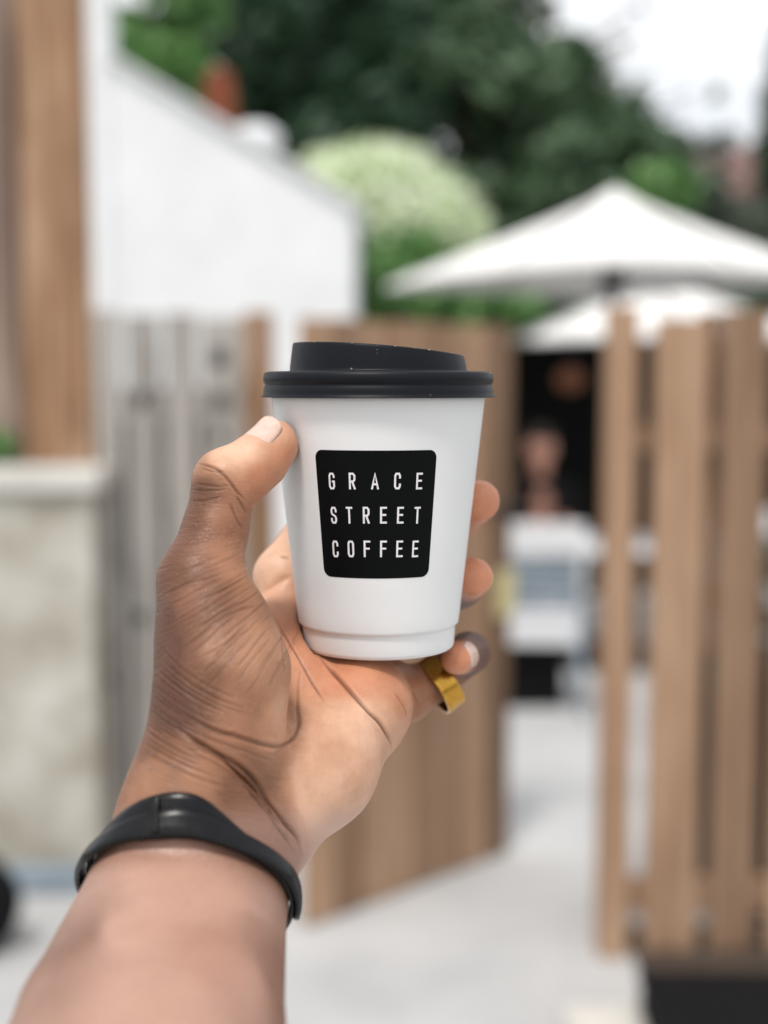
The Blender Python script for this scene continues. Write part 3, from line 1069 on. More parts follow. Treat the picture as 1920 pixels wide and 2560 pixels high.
def on_cup(u, v):
    a, b = 0.41, CUPY
    for _ in range(50):
        m = (a + b) / 2
        p = at(u, v, m)
        if math.hypot(p.x - CX, p.y - CYc) > cup_r(p.z):
            a = m
        else:
            b = m
    p = at(u, v, a)
    return math.atan2(p.x - CX, -(p.y - CYc)), p.z


def wrap(th, z, off):
    r = cup_r(z) + off
    return (r * math.sin(th), -r * math.cos(th), z - zb)


# printed black panel: rounded trapezoid in the cup's own (angle, height)
tl, ttop = on_cup(600 + .4219 * 445, 1128)
tr, _ = on_cup(600 + .4219 * 1166, 1128)
_, tbot = on_cup(940, 1446.5)
_, ttop = on_cup(940, 1126.5)
tm, hw = (tl + tr) / 2, (tr - tl) / 2
nseg = 40
zr = 0.0030
vs, fs = [], []
rows = []
nz_ = 48
for j in range(nz_ + 1):
    q = j / nz_
    q = 0.5 - 0.5 * math.cos(math.pi * q)
    z = tbot + (ttop - tbot) * q
    e = min(z - tbot, ttop - z)
    inset = 0.0 if e >= zr else zr - math.sqrt(max(0, zr * zr - (zr - e) ** 2))
    h = hw - inset / cup_r(z)
    for i in range(nseg + 1):
        vs.append(wrap(tm - h + 2 * h * i / nseg, z, 0.00010))
for j in range(nz_):
    for i in range(nseg):
        a = j * (nseg + 1) + i
        fs.append((a, a + 1, a + nseg + 2, a + nseg + 1))
panel = from_py('printed_label', vs, fs, M_PRINT, cup, True)

GL = {
    'G': [[(1, .78), (1, .86), (.78, 1), (.22, 1), (0, .86), (0, .14), (.22, 0), (.78, 0), (1, .14), (1, .47), (.52, .47)]],
    'R': [[(0, 0), (0, 1), (.72, 1), (1, .88), (1, .59), (.72, .47), (0, .47)], [(.5, .47), (1, 0)]],
    'A': [[(0, 0), (.5, 1), (1, 0)], [(.17, .28), (.83, .28)]],
    'C': [[(1, .74), (1, .86), (.78, 1), (.22, 1), (0, .86), (0, .14), (.22, 0), (.78, 0), (1, .14), (1, .26)]],
    'E': [[(1, 1), (0, 1), (0, 0), (1, 0)], [(0, .52), (.86, .52)]],
    'S': [[(1, .76), (1, .86), (.78, 1), (.22, 1), (0, .86), (0, .68), (.16, .57), (.84, .43), (1, .32), (1, .14), (.78, 0), (.22, 0), (0, .14), (0, .24)]],
    'T': [[(0, 1), (1, 1)], [(.5, 1), (.5, 0)]],
    'O': [[(.5, 1), (.22, 1), (0, .86), (0, .14), (.22, 0), (.78, 0), (1, .14), (1, .86), (.78, 1), (.5, 1)]],
    'F': [[(1, 1), (0, 1), (0, 0)], [(0, .52), (.86, .52)]],
}


def letter(ch, u, v0, v1):
    th, zcen = on_cup(u, (v0 + v1) / 2)
    _, z1 = on_cup(u, v0)
    _, z0 = on_cup(u, v1)
    sw = 0.00070
    H = (z1 - z0) - sw
    W = 0.00172 if ch not in 'A' else 0.00205
    vs, fs = [], []
    off = 0.00016
    for line in GL[ch]:
        P = [Vector(((x - .5) * W, z0 + sw / 2 + y * H)) for x, y in line]
        n = len(P)
        closed = (P[0] - P[-1]).length < 1e-6
        base = len(vs)
        for i in range(n):
            d1 = (P[i] - P[i - 1]).normalized() if i > 0 else ((P[0] - P[-2]).normalized() if closed else (P[1] - P[0]).normalized())
            d2 = (P[i + 1] - P[i]).normalized() if i < n - 1 else ((P[1] - P[0]).normalized() if closed else d1)
            nn = Vector((-(d1 + d2).y, (d1 + d2).x))
            nn.normalize()
            n1 = Vector((-d1.y, d1.x))
            mlen = min(1.6, 1 / max(0.3, nn.dot(n1)))
            p = P[i].copy()
            if not closed and i == 0 and len(GL[ch]) and line[0] not in ((.5, .47), (0, .52), (.17, .28)):
                p -= d2 * sw * 0.5
            if not closed and i == n - 1 and not (ch == 'R' and n > 3) and ch not in 'G' and line[0] not in ((.17, .28),):
                p += d1 * sw * 0.5
            for s in (1, -1):
                q = p + nn * (s * mlen * sw / 2)
                vs.append(wrap(th + q.x / cup_r(q.y), q.y, off))
        for i in range(n - 1):
            a = base + 2 * i
            fs.append((a, a + 1, a + 3, a + 2))
        off += 0.00002
    from_py('letter', vs, fs, M_LETTER, panel)


def zx(x):
    return 600 + .4219 * x


for chs, xs, (a, b) in (('GRACE', (545, 665, 800, 933, 1062), (905, 1003)),
                        ('STREET', (557, 648, 748, 850, 950, 1050), (1107, 1206)),
                        ('COFFEE', (567, 658, 753, 850, 945, 1038), (1307, 1405))):
    for c_, x in zip(chs, xs):
        dv = 0
        letter(c_, zx(x), 800 + .4219 * a, 800 + .4219 * b)

# ------------------------------------------------------------------ the hand and forearm: one continuous surface


def P3(u, v, d):
    return np.array(at(u, v, d / 1000.0)) * 1000.0


fa0, fa1 = P3(465, 2250, 400), P3(366, 2570, 345)
adir = (fa1 - fa0) / np.linalg.norm(fa1 - fa0)
ARM = [  # (u, v, depth mm, radius mm) chains
    ([(474, 2013, 412, 20), (388, 2240, 400, 21), (280, 2560, 345, 25.3)], 14),
    ([(605, 2095, 418, 17.5), (545, 2262, 400, 21.0), (468, 2580, 345, 26.2)], 14),
]
PALM = [
    ([(540, 1850, 418, 21), (556, 1680, 424, 21), (531, 1555, 430, 17), (503, 1450, 436, 13.4)], 9),
    ([(640, 2060, 425, 19), (790, 1920, 445, 20), (900, 1765, 472, 18), (960, 1722, 497, 11.5)], 9),
    ([(620, 1930, 432, 17), (740, 1760, 470, 15), (800, 1620, 515, 13), (815, 1550, 528, 11.5)], 9),
    ([(700, 1700, 470, 14), (740, 1560, 508, 12), (708, 1440, 512, 11)], 9),
    ([(800, 1800, 470, 16), (880, 1680, 510, 13), (895, 1635, 530, 11)], 9),
    ([(474, 2013, 412, 20), (540, 1850, 418, 21)], 9),
    ([(605, 2095, 418, 17.5), (640, 2060, 425, 19)], 9),
    ([(560, 2050, 415, 18), (620, 1930, 432, 17)], 9),
    ([(560, 1575, 450, 8), (700, 1545, 500, 8)], 9),
]
THUMB = [(503, 1450, 436, 13.2), (537, 1330, 443, 10.4), (566, 1203, 449, 10.8), (638, 1152, 454, 8.5), (688, 1103, 460, 7.5)]
THUMB2 = [(502, 1450, 438, 12.8), (538, 1330, 446, 10.0), (566, 1205, 453, 10.2), (643, 1150, 458, 8.0), (685, 1108, 463, 7.2)]
FINGERS = [
    [(708, 1440, 512, 11), (840, 1235, 533, 10), (950, 1140, 540, 9), (1040, 1085, 534, 8)],
    [(815, 1550, 528, 11.5), (1010, 1370, 540, 10), (1150, 1288, 527, 9), (1198, 1252, 503, 8.2)],
    [(895, 1635, 530, 11), (1060, 1512, 540, 9.8), (1150, 1465, 526, 8.8), (1184, 1443, 503, 7.8)],
    [(960, 1722, 497, 11.5), (1015, 1735, 501, 10.8), (1090, 1697, 509, 8.6), (1172, 1632, 518, 8.2), (1141, 1648, 491, 6.1)],
]
FINGER_K = 5

H_ = 1.4
allp = [P3(*q[:3]) for ch, _ in ARM + PALM for q in ch] + [P3(*q[:3]) for ch in FINGERS + [THUMB] for q in ch]
elbow = (fa1 + fa0) / 2 + adir * 215
allp.append(elbow)
lo = np.min(allp, 0) - 44
hi = np.max(allp, 0) + 32
hand_f = Field(lo, hi, H_)


def chain(fl, pts, k_):
    q = [(P3(*p[:3]), p[3]) for p in pts]
    for (a, ra), (b, rb) in zip(q[:-1], q[1:]):
        fl.cone(a, ra, b, rb, k_)


for pts, k_ in ARM:
    ff = Field(lo, hi, H_)
    chain(ff, [(u, v, d, r + 1.3) for u, v, d, r in pts], 2)
    ff.cone(P3(*pts[-1][:3]), pts[-1][3] + 1.3, elbow, 35, 2)
    hand_f.join(ff, 12)
for pts, k_ in PALM:
    chain(hand_f, pts, k_)
for pts in FINGERS:
    ff = Field(lo, hi, H_)
    chain(ff, pts, 3)
    hand_f.join(ff, FINGER_K)
ff = Field(lo, hi, H_)
chain(ff, THUMB, 4)
chain(ff, THUMB2, 4)
ff.cone(P3(668, 1152, 457), 6.8, P3(688, 1126, 460), 7.0, 4)
ff.cone(P3(632, 1198, 452), 6.8, P3(660, 1168, 455), 6.6, 4)
hand_f.join(ff, 6)
del ff
# where the cup is gripped the flesh flattens against it
c0 = np.array([CX, CYc, 0]) * 1000
sl, ax = hand_f.region(np.array([CX * 1000 - 60, CYc * 1000 - 60, BASE_Z * 1000 - 5]), np.array([CX * 1000 + 60, CYc * 1000 + 60, BASE_Z * 1000 + 110]))
X, Y, Z = ax[0][:, None, None] - c0[0], ax[1][None, :, None] - c0[1], ax[2][None, None, :]
rz = (CUP_RB + (CUP_RT - CUP_RB) * (Z / 1000 - CUP_ZB) / (CUP_ZT - CUP_ZB)) * 1000
rz = np.where(Z / 1000 < CUP_ZB, 29.6, rz)
cupd = np.maximum(np.sqrt(X * X + Y * Y) - rz, BASE_Z * 1000 - Z) - 0.15
hand_f.d[sl] = -smin(-hand_f.d[sl], cupd.astype(np.float32), 1.5)
V, F = hand_f.mesh()
del hand_f
V = taubin(V, F, 10)
me = bpy.data.meshes.new('hand')
me.from_pydata((V / 1000).tolist(), [], F.tolist())
tmp = bpy.data.objects.new('tmp', me)
COL.objects.link(tmp)
md = tmp.modifiers.new('s', 'SUBSURF')
md.levels = md.render_levels = 2
dg = bpy.context.evaluated_depsgraph_get()
me2 = bpy.data.meshes.new_from_object(tmp.evaluated_get(dg))
bpy.data.objects.remove(tmp)
bpy.data.meshes.remove(me)
me = me2
me.name = 'hand'
nv = len(me.vertices)
V = np.empty(nv * 3, np.float32)
me.vertices.foreach_get('co', V)
V = V.reshape(-1, 3)
NR = np.empty(nv * 3, np.float32)
me.vertex_normals.foreach_get('vector', NR)
NR = NR.reshape(-1, 3)
bvh = BVHTree.FromPolygons((V).tolist(), [tuple(p.vertices) for p in me.polygons])
EYEV = Vector((0, 0, EYE))


def hit(u, v):
    d = (at(u, v, 1.0) - EYEV).normalized()
    h = bvh.ray_cast(EYEV, d)
    return h[0], h[1]


def spline(pts, step=5.0):
    P = [np.array(p, float) for p in pts]
    P = [2 * P[0] - P[1]] + P + [2 * P[-1] - P[-2]]
    o = []
    for i in range(1, len(P) - 2):
        n = max(2, int(np.linalg.norm(P[i + 1] - P[i]) / step))
        for t in np.linspace(0, 1, n, endpoint=False):
            o.append(0.5 * ((2 * P[i]) + (-P[i - 1] + P[i + 1]) * t + (2 * P[i - 1] - 5 * P[i] + 4 * P[i + 1] - P[i + 2]) * t * t
                            + (-P[i - 1] + 3 * P[i] - 3 * P[i + 1] + P[i + 2]) * t ** 3))
    o.append(P[-2])
    return o


CREASES = [  # polyline on the skin, depth mm, half width mm, darkness
    ([(801, 1642), (828, 1676), (855, 1707), (890, 1745), (922, 1780), (948, 1806), (966, 1835), (978, 1862), (982, 1888)], 1.3, 0.9, 0.9),
    ([(690, 1545), (710, 1582), (727, 1612), (744, 1640), (760, 1668), (780, 1706), (800, 1738), (812, 1755)], 0.7, 0.6, 0.75),
    ([(752, 1683), (746, 1720), (744, 1770), (747, 1809), (734, 1846), (700, 1866), (670, 1865), (637, 1857), (589, 1842), (531, 1826), (469, 1795)], 0.9, 0.8, 0.65),
    ([(702, 1572), (706, 1620), (711, 1660), (713, 1684)], 0.5, 0.5, 0.7),
    ([(440, 1815), (459, 1833), (517, 1871), (570, 1900), (613, 1929), (647, 1968), (676, 2011), (710, 2055), (744, 2098), (752, 2136)], 1.5, 0.9, 1.0),
    ([(560, 1915), (600, 1950), (640, 2000), (680, 2050), (715, 2100), (738, 2140)], 0.5, 0.6, 0.5),
    ([(493, 1158), (510, 1163), (531, 1169), (552, 1182), (569, 1198), (595, 1232), (616, 1253)], 0.7, 0.55, 0.7),
    ([(500, 1166), (520, 1176), (545, 1180), (560, 1178)], 0.4, 0.45, 0.5),
    ([(488, 1208), (520, 1214), (552, 1217), (575, 1214)], 0.35, 0.4, 0.45),
    ([(478, 1224), (510, 1226), (545, 1226), (570, 1222)], 0.35, 0.4, 0.45),
    ([(474, 1252), (500, 1252), (530, 1248), (556, 1240)], 0.35, 0.4, 0.45),
    ([(574, 1255), (585, 1280), (596, 1303), (610, 1325)], 0.5, 0.6, 0.5),
    ([(590, 1240), (605, 1262), (618, 1285)], 0.5, 0.6, 0.6),
    ([(624, 1440), (606, 1448), (586, 1459), (550, 1478), (498, 1500)], 0.5, 0.5, 0.55),
    ([(622, 1500), (586, 1514), (540, 1540), (495, 1570)], 0.35, 0.45, 0.4),
    ([(650, 1514), (610, 1522), (560, 1545), (500, 1590), (455, 1622)], 0.45, 0.5, 0.5),
    ([(640, 1570), (600, 1588), (550, 1618), (490, 1650)], 0.3, 0.45, 0.3),
    ([(560, 1430), (530, 1443), (490, 1452), (450, 1462)], 0.3, 0.4, 0.35),
    ([(596, 1830), (570, 1836), (540, 1838)], 0.3, 0.5, 0.3),
    ([(730, 1848), (705, 1872), (680, 1890)], 0.35, 0.5, 0.4),
    ([(560, 1868), (610, 1878), (650, 1892), (690, 1905)], 0.3, 0.5, 0.35),
    ([(1010, 1700), (1030, 1728), (1046, 1760)], 0.5, 0.6, 0.4),
    ([(985, 1730), (1008, 1765), (1018, 1795)], 0.4, 0.6, 0.35),
    ([(700, 1392), (712, 1394), (724, 1397)], 0.5, 0.7, 0.5),
    ([(652, 1484), (680, 1470), (706, 1452), (728, 1440)], 0.8, 1.6, 0.0),
    ([(1185, 1615), (1178, 1640), (1182, 1660)], 0.3, 0.5, 0.3),
]
CREASES = [(p, d_ * 0.72, w_ * 0.85, k__) for p, d_, w_, k__ in CREASES]
gl = random.Random(19)
for i in range(20):            # long fine folds fanning over the ball of the thumb
    th = R(14 + 42 * i / 19 + gl.uniform(-.9, .9))
    r0, r1 = gl.uniform(345, 440), gl.uniform(500, 610)
    CREASES.append(([(960 - (r0 + (r1 - r0) * t) * math.cos(th + 0.03 * t), 1285 + (r0 + (r1 - r0) * t) * math.sin(th + 0.03 * t) + gl.uniform(-3, 3)) for t in (0, .33, .66, 1)],
                    gl.uniform(.14, .30), gl.uniform(.30, .45), gl.uniform(.22, .42)))
for i in range(16):            # folds curving round the root of the thumb towards the wrist
    rad0 = 415 + 15 * i + gl.uniform(-5, 5)
    p0_, p1_ = gl.uniform(34, 46), gl.uniform(56, 80)
    CREASES.append(([(720 - rad0 * math.cos(R(a)), 1350 + rad0 * math.sin(R(a))) for a in np.linspace(p0_, p1_, 5)],
                    gl.uniform(.14, .32), gl.uniform(.30, .45), gl.uniform(.22, .45)))
for i in range(9):             # folds beside the wrist crease
    o_ = gl.uniform(-55, 70)
    CREASES.append(([(470 + o_ * .5, 1842 - o_ * .2 + 18), (560 + o_ * .4, 1905 + o_ * .3), (640 + o_ * .3, 1980 + o_ * .45), (705, 2070 + o_ * .5)][gl.randint(0, 1):],
                    gl.uniform(.15, .35), gl.uniform(.35, .5), gl.uniform(.2, .4)))
for i in range(0):            # faint lines over the heel of the hand
    u0_, v0_ = gl.uniform(760, 930), gl.uniform(1800, 2000)
    CREASES.append(([(u0_, v0_), (u0_ + 26, v0_ + 34), (u0_ + 44, v0_ + 74)], .12, .35, .18))
crease = np.zeros(nv, np.float32)
disp = np.zeros(nv, np.float32)
for pts, dep, wd_, dark in CREASES:
    q = []
    for u, v in spline(pts):
        h, n_ = hit(u, v)
        if h is not None:
            q.append(h)
    if len(q) < 2:
        continue
    q = np.array(q, np.float32)
    m = np.nonzero(((V > q.min(0) - 0.008) & (V < q.max(0) + 0.008)).all(1))[0]
    best = np.full(len(m), 1e9, np.float32)
    tpar = np.zeros(len(m), np.float32)
    for i in range(len(q) - 1):
        a, b = q[i], q[i + 1]
        ab = b - a
        l2 = float(ab @ ab)
        if l2 > 0.006 ** 2 or l2 == 0:
            continue
        t = np.clip(((V[m] - a) @ ab) / l2, 0, 1)
        dd = np.linalg.norm(V[m] - a - t[:, None] * ab, axis=1)
        upd = dd < best
        best[upd] = dd[upd]
        tpar[upd] = (i + t[upd]) / (len(q) - 1)
    best *= 1000
    taper = np.clip(np.minimum(tpar, 1 - tpar) * 5 + 0.15, 0, 1)
    wv = wd_ * (0.6 + 0.4 * taper)
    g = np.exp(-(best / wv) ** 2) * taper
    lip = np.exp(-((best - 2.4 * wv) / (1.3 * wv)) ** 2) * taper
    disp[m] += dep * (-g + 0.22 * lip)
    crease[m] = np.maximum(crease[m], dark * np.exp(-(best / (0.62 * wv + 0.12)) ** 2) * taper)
disp = np.clip(disp, -1.8, 0.6)
V = V + NR * (disp / 1000)[:, None]
me.vertices.foreach_set('co', V.ravel())

# pigment and painted light: palm side pale, back of the hand dark, finger pads redder (u, v, dark, red)
PIG_LIGHT = [(412, 1540, .86, 0), (408, 1620, .9, 0), (406, 1700, .92, 0), (432, 1790, .86, 0), (450, 1760, .8, 0), (430, 1450, .7, 0), (392, 1850, .62, 0), (470, 1500, .52, 0), (470, 1320, .66, 0), (500, 1225, .70, 0),
       (540, 1148, .08, .05), (600, 1130, 0, .05), (505, 1168, .35, 0), (620, 1125, 0, .05), (695, 1080, .05, .3), (715, 1140, .12, .75), (650, 1190, .22, .7), (560, 1300, .46, .1), (595, 1400, .30, .1), (545, 1610, .42, 0),  # thumb top paled as a painted highlight
       (650, 1640, .20, 0), (500, 1700, .58, 0), (590, 1780, .36, .05), (700, 1800, .16, .1), (900, 1800, .02, .05), (800, 2000, .02, 0), (960, 1850, .08, .1), (450, 1890, .50, 0),
       (600, 1990, .52, 0), (690, 2100, .52, 0), (500, 1950, .28, 0), (390, 1930, .36, 0), (300, 2320, .30, 0), (450, 2230, .28, 0), (590, 2420, .42, .1), (695, 2460, .62, .1),  # forearm's darker right side is painted shade
       (205, 2340, .62, 0), (60, 2520, .50, 0), (400, 2500, .33, 0), (1205, 1240, .06, 1), (1215, 1300, .1, 1), (1200, 1450, .06, 1), (1145, 1650, .05, 1), (1216, 1640, .95, 0),
       (1190, 1592, .95, 0), (880, 1690, .16, .75), (760, 1600, .08, .7), (700, 1480, .0, .25), (690, 1370, .0, .0), (670, 1420, 0, 0), (1000, 1700, .22, .5), (1060, 1690, .30, .4), (1090, 1740, .4, .2)]  # red below the cup paints its contact shade; index paled as if lit
pp, pv = [], []
for u, v, a, b in PIG_LIGHT:
    h, n_ = hit(u, v)
    if h is not None:
        pp.append(h)
        pv.append((a, b))
pp, pv = np.array(pp, np.float32), np.array(pv, np.float32)
num = np.zeros((nv, 2), np.float32)
den = np.zeros(nv, np.float32)
for p, val in zip(pp, pv):
    d2 = ((V - p) ** 2).sum(1) * 1e6
    wgt = 1 / (d2 + 14) ** 2.1
    num += wgt[:, None] * val
    den += wgt
pig_light = num / den[:, None]
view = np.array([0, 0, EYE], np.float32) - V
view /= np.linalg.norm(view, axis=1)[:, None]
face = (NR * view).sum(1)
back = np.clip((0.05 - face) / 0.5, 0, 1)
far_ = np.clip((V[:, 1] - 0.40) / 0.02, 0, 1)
dorsal = pig_light[:, 0] * (1 - back) + back * (0.9 * far_ + 0.5 * (1 - far_))
red = pig_light[:, 1] * (1 - back)
# where each skin point lies along and across the two line families (planar, measured in mm on the palm side)
rel_ = V - np.array([0, 0, EYE], np.float32)
fy = rel_[:, 1] * CP - rel_[:, 2] * SP
uu = 960 + FPX * rel_[:, 0] / fy
vv_ = 1280 - FPX * (rel_[:, 1] * SP + rel_[:, 2] * CP) / fy
px_mm = 0.138


def smooth(x, a, b_):
    t = np.clip((x - a) / (b_ - a), 0, 1)
    return t * t * (3 - 2 * t)


dx_, dy_ = (uu - 960) * px_mm, (vv_ - 1285) * px_mm
ang_ = np.arctan2(dy_, -dx_)
radl = np.hypot(dx_, dy_)
flow_a = np.stack([ang_ * 62 * 0.62, radl * 0.042, np.zeros(nv)], 1).astype(np.float32)
dx_, dy_ = (uu - 720) * px_mm, (vv_ - 1350) * px_mm
flow_b = np.stack([np.hypot(dx_, dy_) * 0.60, np.arctan2(dy_, -dx_) * 3.4 + 40, np.zeros(nv)], 1).astype(np.float32)
armz = smooth(vv_, 1985, 2080)
mask_a = np.clip(pig_light[:, 0] * 1.25 + 0.05, 0, 0.95) * (1 - 0.75 * smooth(vv_, 1760, 1880)) * smooth(vv_, 1120, 1230) * (1 - armz)
mask_a *= 1 - smooth(uu, 760, 900)
mask_a = np.maximum(mask_a, 0.12 * (1 - armz))
mask_b = np.clip(pig_light[:, 0] * 1.3 + 0.02, 0, 0.95) * smooth(vv_, 1600, 1780) * (1 - 0.85 * armz) * (1 - smooth(vv_, 2110, 2200))
for nm, arr in (('flow_a', flow_a), ('flow_b', flow_b)):
    a_ = me.attributes.new(nm, 'FLOAT_VECTOR', 'POINT')
    a_.data.foreach_set('vector', np.ascontiguousarray(arr).ravel())
for nm, arr in (('mask_a', mask_a), ('mask_b', mask_b), ('arm', armz)):
    a_ = me.attributes.new(nm, 'FLOAT', 'POINT')
    a_.data.foreach_set('value', np.ascontiguousarray(arr, np.float32))
for nm, arr in (('dorsal', dorsal), ('red', red), ('crease', crease)):
    a_ = me.attributes.new(nm, 'FLOAT', 'POINT')
    a_.data.foreach_set('value', np.ascontiguousarray(arr, np.float32))
me.polygons.foreach_set('use_smooth', [True] * len(me.polygons))

k = Mat('skin', 0.45, 0.36)
b = k.b
vec = k.coord()
dors, redn, crs = k.attr('dorsal'), k.attr('red'), k.attr('crease')
mott = k.noise(vec, 55, 5, 0.6)
fine = k.noise(vec, 420, 4, 0.6)
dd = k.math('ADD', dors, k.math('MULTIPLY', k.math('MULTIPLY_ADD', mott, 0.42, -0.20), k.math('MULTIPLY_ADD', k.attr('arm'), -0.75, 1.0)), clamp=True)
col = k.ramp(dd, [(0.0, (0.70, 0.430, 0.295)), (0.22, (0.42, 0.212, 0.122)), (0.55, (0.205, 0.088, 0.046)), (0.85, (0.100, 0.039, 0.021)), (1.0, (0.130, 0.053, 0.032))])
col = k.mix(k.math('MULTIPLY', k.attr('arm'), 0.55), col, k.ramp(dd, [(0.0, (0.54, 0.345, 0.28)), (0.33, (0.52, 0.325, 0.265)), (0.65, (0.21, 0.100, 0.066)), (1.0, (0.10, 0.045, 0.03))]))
col = k.mix(k.math('MULTIPLY', redn, 0.75), col, (0.60, 0.215, 0.105, 1))
# skin lines: two families that fan over the thumb's ball and curve round the wrist, and fine cells between them


def flow(name):
    return k.n('ShaderNodeAttribute', attribute_name=name).outputs['Vector']


def ridge(vec_, sharp, det=1.6, dist=0.0):
    n_ = k.noise(vec_, 1.0, det, 0.55, dist)
    return k.math('SUBTRACT', 1.0, k.math('MULTIPLY', k.math('ABSOLUTE', k.math('SUBTRACT', n_, 0.5)), sharp), clamp=True)


brk = k.ramp(k.noise(vec, 95, 3), [(0.36, (0.25, 0.25, 0.25)), (0.6, (1, 1, 1))])
ga = ridge(flow('flow_a'), 14.0, 2.4, 0.35)
gb = ridge(flow('flow_b'), 13.0, 2.4, 0.35)
vo = k.n('ShaderNodeTexVoronoi', feature='DISTANCE_TO_EDGE')
vo.inputs['Scale'].default_value = 520
k.l(vec, vo.inputs['Vector'])
cell = k.math('SUBTRACT', 1.0, k.math('MULTIPLY', vo.outputs['Distance'], 6.0), clamp=True)
ma, mb = k.attr('mask_a'), k.attr('mask_b')
lines = k.math('MAXIMUM', k.math('MULTIPLY', ga, ma), k.math('MULTIPLY', gb, mb))
lines = k.math('MAXIMUM', lines, k.math('MULTIPLY', cell, k.math('MULTIPLY_ADD', dors, 0.65, 0.05)))
lines = k.math('MULTIPLY', lines, brk)
pigline = k.math('MULTIPLY', lines, 0.55)
col = k.mix(pigline, col, (0.115, 0.046, 0.020, 1))
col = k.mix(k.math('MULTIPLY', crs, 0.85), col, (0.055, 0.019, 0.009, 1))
nrm = k.bump(k.math('SUBTRACT', 0.0, lines), 0.5, 0.0007)
nrm = k.bump(fine, 0.16, 0.0005, nrm)
M_SKIN = k.set(col, nrm, k.math('MULTIPLY_ADD', mott, 0.16, 0.37))
b.inputs['Coat Weight'].default_value = 0.06
k.l(k.math('MULTIPLY_ADD', k.attr('arm'), 0.28, 0.36), b.inputs['Specular IOR Level'])
b.inputs['Coat Roughness'].default_value = 0.45
b.inputs['Subsurface Weight'].default_value = 0.18
b.inputs['Subsurface Radius'].default_value = (1.0, 0.35, 0.18)
b.inputs['Subsurface Scale'].default_value = 0.004
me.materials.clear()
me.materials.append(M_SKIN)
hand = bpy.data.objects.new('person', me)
COL.objects.link(hand)
tag(hand, 'bare left forearm and hand of the photographer gripping the paper coffee cup', 'person')

# nails: curved plates seated on the last joint
k = Mat('nail', 0.25, 0.5, 0, (0.62, 0.42, 0.34, 1))
f = k.noise(k.coord((300, 300, 300)), 1.0, 3)
M_NAIL = k.set(k.ramp(f, [(0.3, (0.62, 0.42, 0.34)), (0.7, (0.70, 0.50, 0.42))]))


def nail(p0, p1, up, half, s0, s1, lift=0.0004):
    """Along p0->p1 (metres), curved about that axis, centred on direction up; seated on the hand's surface."""
    p0, p1 = Vector(p0), Vector(p1)
    a = (p1 - p0).normalized()
    up = (Vector(up) - a * Vector(up).dot(a)).normalized()
    sd_ = a.cross(up)
    nu, ns = 18, 18
    top, vs, fs = [], [], []
    for j in range(ns + 1):
        s = s0 + (s1 - s0) * j / ns
        for i in range(nu + 1):
            q = -1 + 2 * i / nu
            t = -1 + 2 * j / ns
            # superellipse outline, squarer towards the root
            q2 = q * (max(0.0, 1 - abs(t) ** 5)) ** (1 / 2.6) if abs(t) < 1 else q * 0.30
            ph = q2 * half
            d = up * math.cos(ph) + sd_ * math.sin(ph)
            c = p0 + a * s
            h = bvh.ray_cast(c + d * 0.04, -d)
            r = (h[0] - c).dot(d) if h[0] is not None else 0.008
            top.append((c, d, r, q2, t))
    rr = [x[2] for x in top]
    med = sorted(rr)[len(rr) // 2]
    for c, d, r, q2, t in top:
        r = min(max(r, med - 0.0012), med + 0.0012) * 0.5 + med * 0.5
        e = max(abs(q2), abs(t))
        vs.append(c + d * (r + lift * (1 - 0.75 * e ** 6)))
    n0 = len(vs)
    for c, d, r, q2, t in top:
        vs.append(c + d * (med - 0.0011))
    w_ = nu + 1
    for j in range(ns):
        for i in range(nu):
            a_ = j * w_ + i
            fs.append((a_, a_ + 1, a_ + w_ + 1, a_ + w_))
            fs.append((n0 + a_, n0 + a_ + w_, n0 + a_ + w_ + 1, n0 + a_ + 1))
    ring_ = [i for i in range(nu + 1)] + [j * w_ + nu for j in range(1, ns + 1)] + [ns * w_ + i for i in range(nu - 1, -1, -1)] + [j * w_ for j in range(ns - 1, 0, -1)]
    for i in range(len(ring_)):
        a_, b_ = ring_[i], ring_[(i + 1) % len(ring_)]
        fs.append((a_, n0 + a_, n0 + b_, b_))
    return from_py('fingernail', vs, fs, M_NAIL, hand, True)


def pm(u, v, d):
    return P3(u, v, d) / 1000


T0, T1 = pm(642, 1160, 455), pm(688, 1104, 461)
nail(T0, T1, (-0.72, -0.62, 0.66), R(58), -0.0012, 0.0155)
K0, K1 = pm(1172, 1636, 516), pm(1141, 1648, 491)
nail(K0, K1, (0.9, -0.25, 0.35), R(50), 0.014, 0.0275)

# ------------------------------------------------------------------ gold ring on the little finger
k = Mat('brass', 0.22, 0.5, 1.0, srgb(190, 142, 54))
f = k.noise(k.coord((900, 60, 900)), 1.0, 3)
M_GOLD = k.set(k.ramp(f, [(0.3, srgb(186, 136, 52)), (0.7, srgb(208, 162, 78))]))
ra, rb_ = Vector(pm(1015, 1735, 501)), Vector(pm(1172, 1618, 511))
axis = (rb_ - ra).normalized()
rc = Vector(pm(1098, 1710, 506.5))
q = axis.to_track_quat('Z', 'Y')
hw_ = 0.0041
prof = [(r_ + 0.0006, z_) for r_, z_ in [(0.0102, -hw_), (0.0112, -hw_ + 0.0001), (0.0114, -hw_ + 0.0004), (0.01145, -hw_ * .5), (0.0115, 0), (0.01145, hw_ * .5), (0.0114, hw_ - 0.0004), (0.0112, hw_ - 0.0001), (0.0102, hw_), (0.0101, hw_ - 0.0004), (0.0101, -hw_ + 0.0004), (0.0102, -hw_)]]
ring = lathe('finger_ring', prof, M_GOLD, None, 64)
ring.data.set_sharp_from_angle(angle=R(28))
ring.rotation_mode = 'QUATERNION'
ring.rotation_quaternion = q
ring.location = rc
tag(ring, 'wide plain gold ring worn on the little finger below the cup', 'ring')

